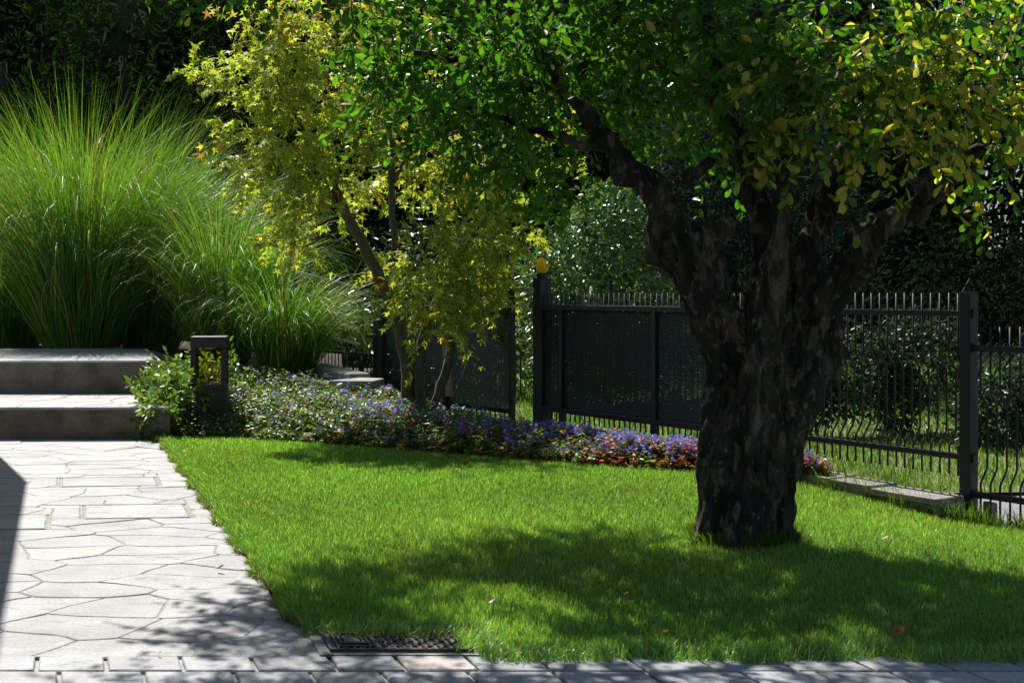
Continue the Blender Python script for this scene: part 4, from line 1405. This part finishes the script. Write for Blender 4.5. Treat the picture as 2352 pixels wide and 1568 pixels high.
eL = [(-.735, 4.78), (-2.93, 11.2)]
eB = [(4.8, 4.47), (-.10, 4.49), (-.12, 4.78), (-.735, 4.78)]
e1 = edge_blades(eL[::-1], 9000, .10, (.03, .07), LG, .5)
e2 = edge_blades(eL[::-1], 5000, .03, (.025, .06), (.17, .12, .045), 1.0)
e3 = edge_blades(eB, 12000, .10, (.03, .08), LG, .5)
e4 = edge_blades(eB, 5000, .025, (.025, .055), (.10, .075, .035), 1.0)
e5 = edge_blades([tuple(cA + FD * 1.1), tuple(cA), (2.72, 7.45), (3.3, 6.5)], 2500, .12, (.06, .17), (.10, .17, .025), .3)
foot = [tuple(TO[:2] + np.array((math.cos(a) * .25, math.sin(a) * .2))) for a in np.linspace(0, 2 * PI, 25)]
e6 = edge_blades(foot, 1600, .05, (.05, .12), (.12, .2, .02), .25)
V, pol, cc = cat_bl(p1)
gl = add('lawn_grass', mesh_np('lawn_grass', V, pol, M['grassblade'], cc)); tag(gl, 'short mown bright green lawn grass', 'grass', kind='stuff')
V, pol, cc = cat_bl(e1, e2, e3, e4, e5, e6)
gl = add('edge_grass', mesh_np('edge_grass', V, pol, M['grassblade'], cc)); tag(gl, 'longer straggling grass and dry thatch along the lawn edges', 'grass', kind='stuff')
fz = far_z
p2 = lawn_blades(42000, .03, .11, .0045, far_poly, (-1.5, 7), (8, 21), 1.8, fz, (.10, .19, .03))
V, pol, cc = p2
gl = add('verge_grass', mesh_np('verge_grass', V, pol, M['grassblade'], cc)); tag(gl, 'rough grass on the verge behind the fence', 'grass', kind='stuff')

# fallen leaves
fallen = [(497, 1313, .05, (.10, .035, .015), 'curled brown leaf lying on the path by the lawn edge'), (363, 1508, .02, (.03, .02, .012), 'tiny dark leaf scrap at the bottom of the path'),
          (2050, 1490, .075, (.30, .12, .03), 'orange dry leaf on the lawn near the bottom right'), (1240, 1098, .05, (.10, .06, .03), 'small brown leaf in the sunny middle of the lawn'), (1432, 1390, .04, (.35, .13, .03), 'small orange leaf in the tree shade on the lawn'),
          (2010, 1350, .045, (.40, .16, .04), 'small orange leaf on the lawn right of the trunk'),
          (1355, 1335, .04, (.35, .20, .05), 'pale ochre leaf at the shadow edge left of the trunk'), (2025, 1258, .04, (.40, .2, .05), 'ochre leaf on sunny grass right of the trunk foot'), (2200, 1325, .04, (.36, .22, .06), 'ochre leaf on the lawn toward the right edge'),
          (1530, 1480, .045, (.30, .16, .05), 'ochre leaf near the front lawn edge below the trunk'), (1120, 1410, .04, (.32, .17, .05), 'ochre leaf in the tree shade above the manhole cover')]
for x, y, s_, c, lab in fallen:
    p = gnd(x, y)
    me = leaves_mesh('fallen_leaf', np.array([(0, 0, .012)]), np.array([(1, .3, .25)]), np.array([(0.1, -.3, 1.0)]), [s_ * .85], np.array([c]), M['cover'], LEAF_EL * np.array((1.6, 1, 2.5)), LEAF_F, curl=[-.35])
    o = add('fallen_leaf', me); o.location = (p[0], p[1], .0 if x < 520 else .03); o.rotation_euler = (0, 0, random.uniform(-2, 2))
    tag(o, lab, 'leaf', 'fallen leaves')

# ------------------------------------------------------------------ shrubs and trees behind
def bush(name, blobs, nleaf, size, col, mat, label, cat, tmpl=LEAF_EL, flat=.6, dv=.25, trunk=None, group=None, up=0.0, shell=.45):
    """blobs: (x, y, z, rx, ry, rz)"""
    b0 = blobs[0]; o_ = np.array((b0[0], b0[1], 0.0)) if trunk is None else np.array((*(trunk[0] if not isinstance(trunk[0][0], (list, tuple)) else trunk[0][0])[:2], 0.0))
    root = empty(name, o_); tag(root, label, cat, group)
    P, D, N = [], [], []
    vol = np.array([b[3] * b[4] + b[4] * b[5] + b[3] * b[5] for b in blobs]); vol = vol / vol.sum()
    for b, f in zip(blobs, vol):
        n = int(nleaf * f)
        d = rand_dir(n)
        r = shell + (1 - shell) * rng.uniform(0, 1, n) ** .6
        lump = np.array([1 + .28 * noise.noise(Vector((q[0] * 2.3 + b[0], q[1] * 2.3, q[2] * 2.3 + b[2]))) + .15 * noise.noise(Vector((q[0] * 6, q[1] * 6 + b[1], q[2] * 6))) for q in d])
        p = np.array(b[:3]) + d * (r * lump)[:, None] * np.array(b[3:])
        P.append(p); D.append(unit(d * .6 + rng.normal(0, .6, (n, 3)) + np.array((0, 0, -.15 + up)))); N.append(unit(d * .5 + np.array((0, 0, flat)) + rng.normal(0, .5, (n, 3))))
    P = np.vstack(P); D = np.vstack(D); N = np.vstack(N)
    ok = P[:, 2] > -.05
    P, D, N = P[ok], D[ok], N[ok]
    n = len(P)
    o = add('crown', leaves_mesh('crown', P - o_, D, N, rng.uniform(*size, n), hsv_jit(col, n, dv), mat, tmpl, LEAF_F if tmpl is not LEAF_ST else STAR_F), root); o['kind'] = 'stuff'
    if trunk is not None:
        for tk in [trunk] if not isinstance(trunk[0][0], (list, tuple)) else trunk:
            T = spline(tk, 14)
            MB().tube(T[:, :3] - o_, T[:, 3], 9, .08).build('trunk', M['darkbark'], root, smooth=True)
    return root


lc = at(1400, 600, 14.6)
bush('laurel_shrub', [(lc[0], 14.8, 1.25, .75, .7, 1.2), (lc[0] + .5, 15.2, 1.0, .7, .7, 1.0), (lc[0] - .45, 15.0, .9, .6, .6, .95), (lc[0] + .1, 14.8, 1.9, .45, .45, .6)], 11000, (.07, .11), (.12, .20, .08), M['gloss'], 'glossy evergreen shrub glittering in the sun behind the louvred screen', 'shrub', flat=.9, trunk=[(lc[0], 15, -.1, .05), (lc[0], 15, .8, .04), (lc[0] + .05, 15, 1.6, .02)], shell=.6)
c = at(985, 540, 16.5)
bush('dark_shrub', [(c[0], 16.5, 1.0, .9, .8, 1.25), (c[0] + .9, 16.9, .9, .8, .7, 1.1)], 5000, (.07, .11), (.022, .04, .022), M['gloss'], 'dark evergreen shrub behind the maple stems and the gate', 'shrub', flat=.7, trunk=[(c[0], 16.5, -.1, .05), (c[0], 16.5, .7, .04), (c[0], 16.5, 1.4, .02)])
c = at(1690, 450, 18)
bush('blue_conifer', [(c[0], 18.5, 2.0, 1.3, 1.1, 2.1), (c[0] - .2, 18.2, 3.0, 1.0, .9, 1.5), (c[0] + .9, 18.4, 2.4, 1.0, .9, 1.6)], 15000, (.09, .17), (.035, .055, .06), M['dark'], 'bluish feathery conifer seen between the limbs of the gnarled tree', 'conifer', LEAF_NA, .3, .3, [(c[0], 18.5, -.1, .14), (c[0], 18.5, 2, .1), (c[0], 18.5, 4, .04)], up=.2)
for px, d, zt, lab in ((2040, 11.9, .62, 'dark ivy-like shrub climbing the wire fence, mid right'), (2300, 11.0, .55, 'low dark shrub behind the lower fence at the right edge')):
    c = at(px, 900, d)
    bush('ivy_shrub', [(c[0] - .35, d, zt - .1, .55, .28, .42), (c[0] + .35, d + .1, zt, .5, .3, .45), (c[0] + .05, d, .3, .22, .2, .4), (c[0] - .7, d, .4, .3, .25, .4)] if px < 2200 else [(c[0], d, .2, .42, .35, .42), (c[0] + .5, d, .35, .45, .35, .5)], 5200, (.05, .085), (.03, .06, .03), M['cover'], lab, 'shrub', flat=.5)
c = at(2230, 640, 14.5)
bush('arching_shrub', [(c[0], 14.5, 1.35, 1.0, .7, .75), (c[0] + .9, 14.2, 1.5, .8, .6, .9), (c[0] - .9, 15.2, .9, .8, .6, .7)], 3200, (.06, .10), (.013, .021, .014), M['dark'], 'loose dark shrub with arching twigs behind the right fence post', 'shrub', trunk=[[(c[0] - .2, 14.6, -.1, .035), (c[0] - .3, 14.5, .7, .03), (c[0] + .1, 14.4, 1.6, .015)], [(c[0] + .1, 14.6, -.1, .03), (c[0] + .6, 14.5, .8, .025), (c[0] + 1.1, 14.3, 1.9, .012)], [(c[0] + .3, 14.9, -.1, .03), (c[0], 14.8, 1.0, .025), (c[0] - .5, 14.6, 2.0, .012)]], shell=.2)

# wire netting behind the shrubs
wf = empty('wire_fence', (2.0, 12.1, 0)); tag(wf, 'rusty wire netting fence behind the ivy shrubs', 'fence')
mb = MB()
for i in range(56):
    x = -.2 + i * .075
    for sgn in (-1, 1):
        xe = x + sgn * .75
        mb.bar((x, .004 * sgn, 0.0), (xe, .004 * sgn, .75), .004, .004, (0, 1, 0.01))
o = mb.build('netting', M['iron'], wf); o['kind'] = 'stuff'
for x in (0, 1.4, 2.8, 4.2):
    MB().tube([(x, .02, -.1), (x, .02, .85)], .02, 8).build('post', M['iron'], wf, smooth=True)

bt = [
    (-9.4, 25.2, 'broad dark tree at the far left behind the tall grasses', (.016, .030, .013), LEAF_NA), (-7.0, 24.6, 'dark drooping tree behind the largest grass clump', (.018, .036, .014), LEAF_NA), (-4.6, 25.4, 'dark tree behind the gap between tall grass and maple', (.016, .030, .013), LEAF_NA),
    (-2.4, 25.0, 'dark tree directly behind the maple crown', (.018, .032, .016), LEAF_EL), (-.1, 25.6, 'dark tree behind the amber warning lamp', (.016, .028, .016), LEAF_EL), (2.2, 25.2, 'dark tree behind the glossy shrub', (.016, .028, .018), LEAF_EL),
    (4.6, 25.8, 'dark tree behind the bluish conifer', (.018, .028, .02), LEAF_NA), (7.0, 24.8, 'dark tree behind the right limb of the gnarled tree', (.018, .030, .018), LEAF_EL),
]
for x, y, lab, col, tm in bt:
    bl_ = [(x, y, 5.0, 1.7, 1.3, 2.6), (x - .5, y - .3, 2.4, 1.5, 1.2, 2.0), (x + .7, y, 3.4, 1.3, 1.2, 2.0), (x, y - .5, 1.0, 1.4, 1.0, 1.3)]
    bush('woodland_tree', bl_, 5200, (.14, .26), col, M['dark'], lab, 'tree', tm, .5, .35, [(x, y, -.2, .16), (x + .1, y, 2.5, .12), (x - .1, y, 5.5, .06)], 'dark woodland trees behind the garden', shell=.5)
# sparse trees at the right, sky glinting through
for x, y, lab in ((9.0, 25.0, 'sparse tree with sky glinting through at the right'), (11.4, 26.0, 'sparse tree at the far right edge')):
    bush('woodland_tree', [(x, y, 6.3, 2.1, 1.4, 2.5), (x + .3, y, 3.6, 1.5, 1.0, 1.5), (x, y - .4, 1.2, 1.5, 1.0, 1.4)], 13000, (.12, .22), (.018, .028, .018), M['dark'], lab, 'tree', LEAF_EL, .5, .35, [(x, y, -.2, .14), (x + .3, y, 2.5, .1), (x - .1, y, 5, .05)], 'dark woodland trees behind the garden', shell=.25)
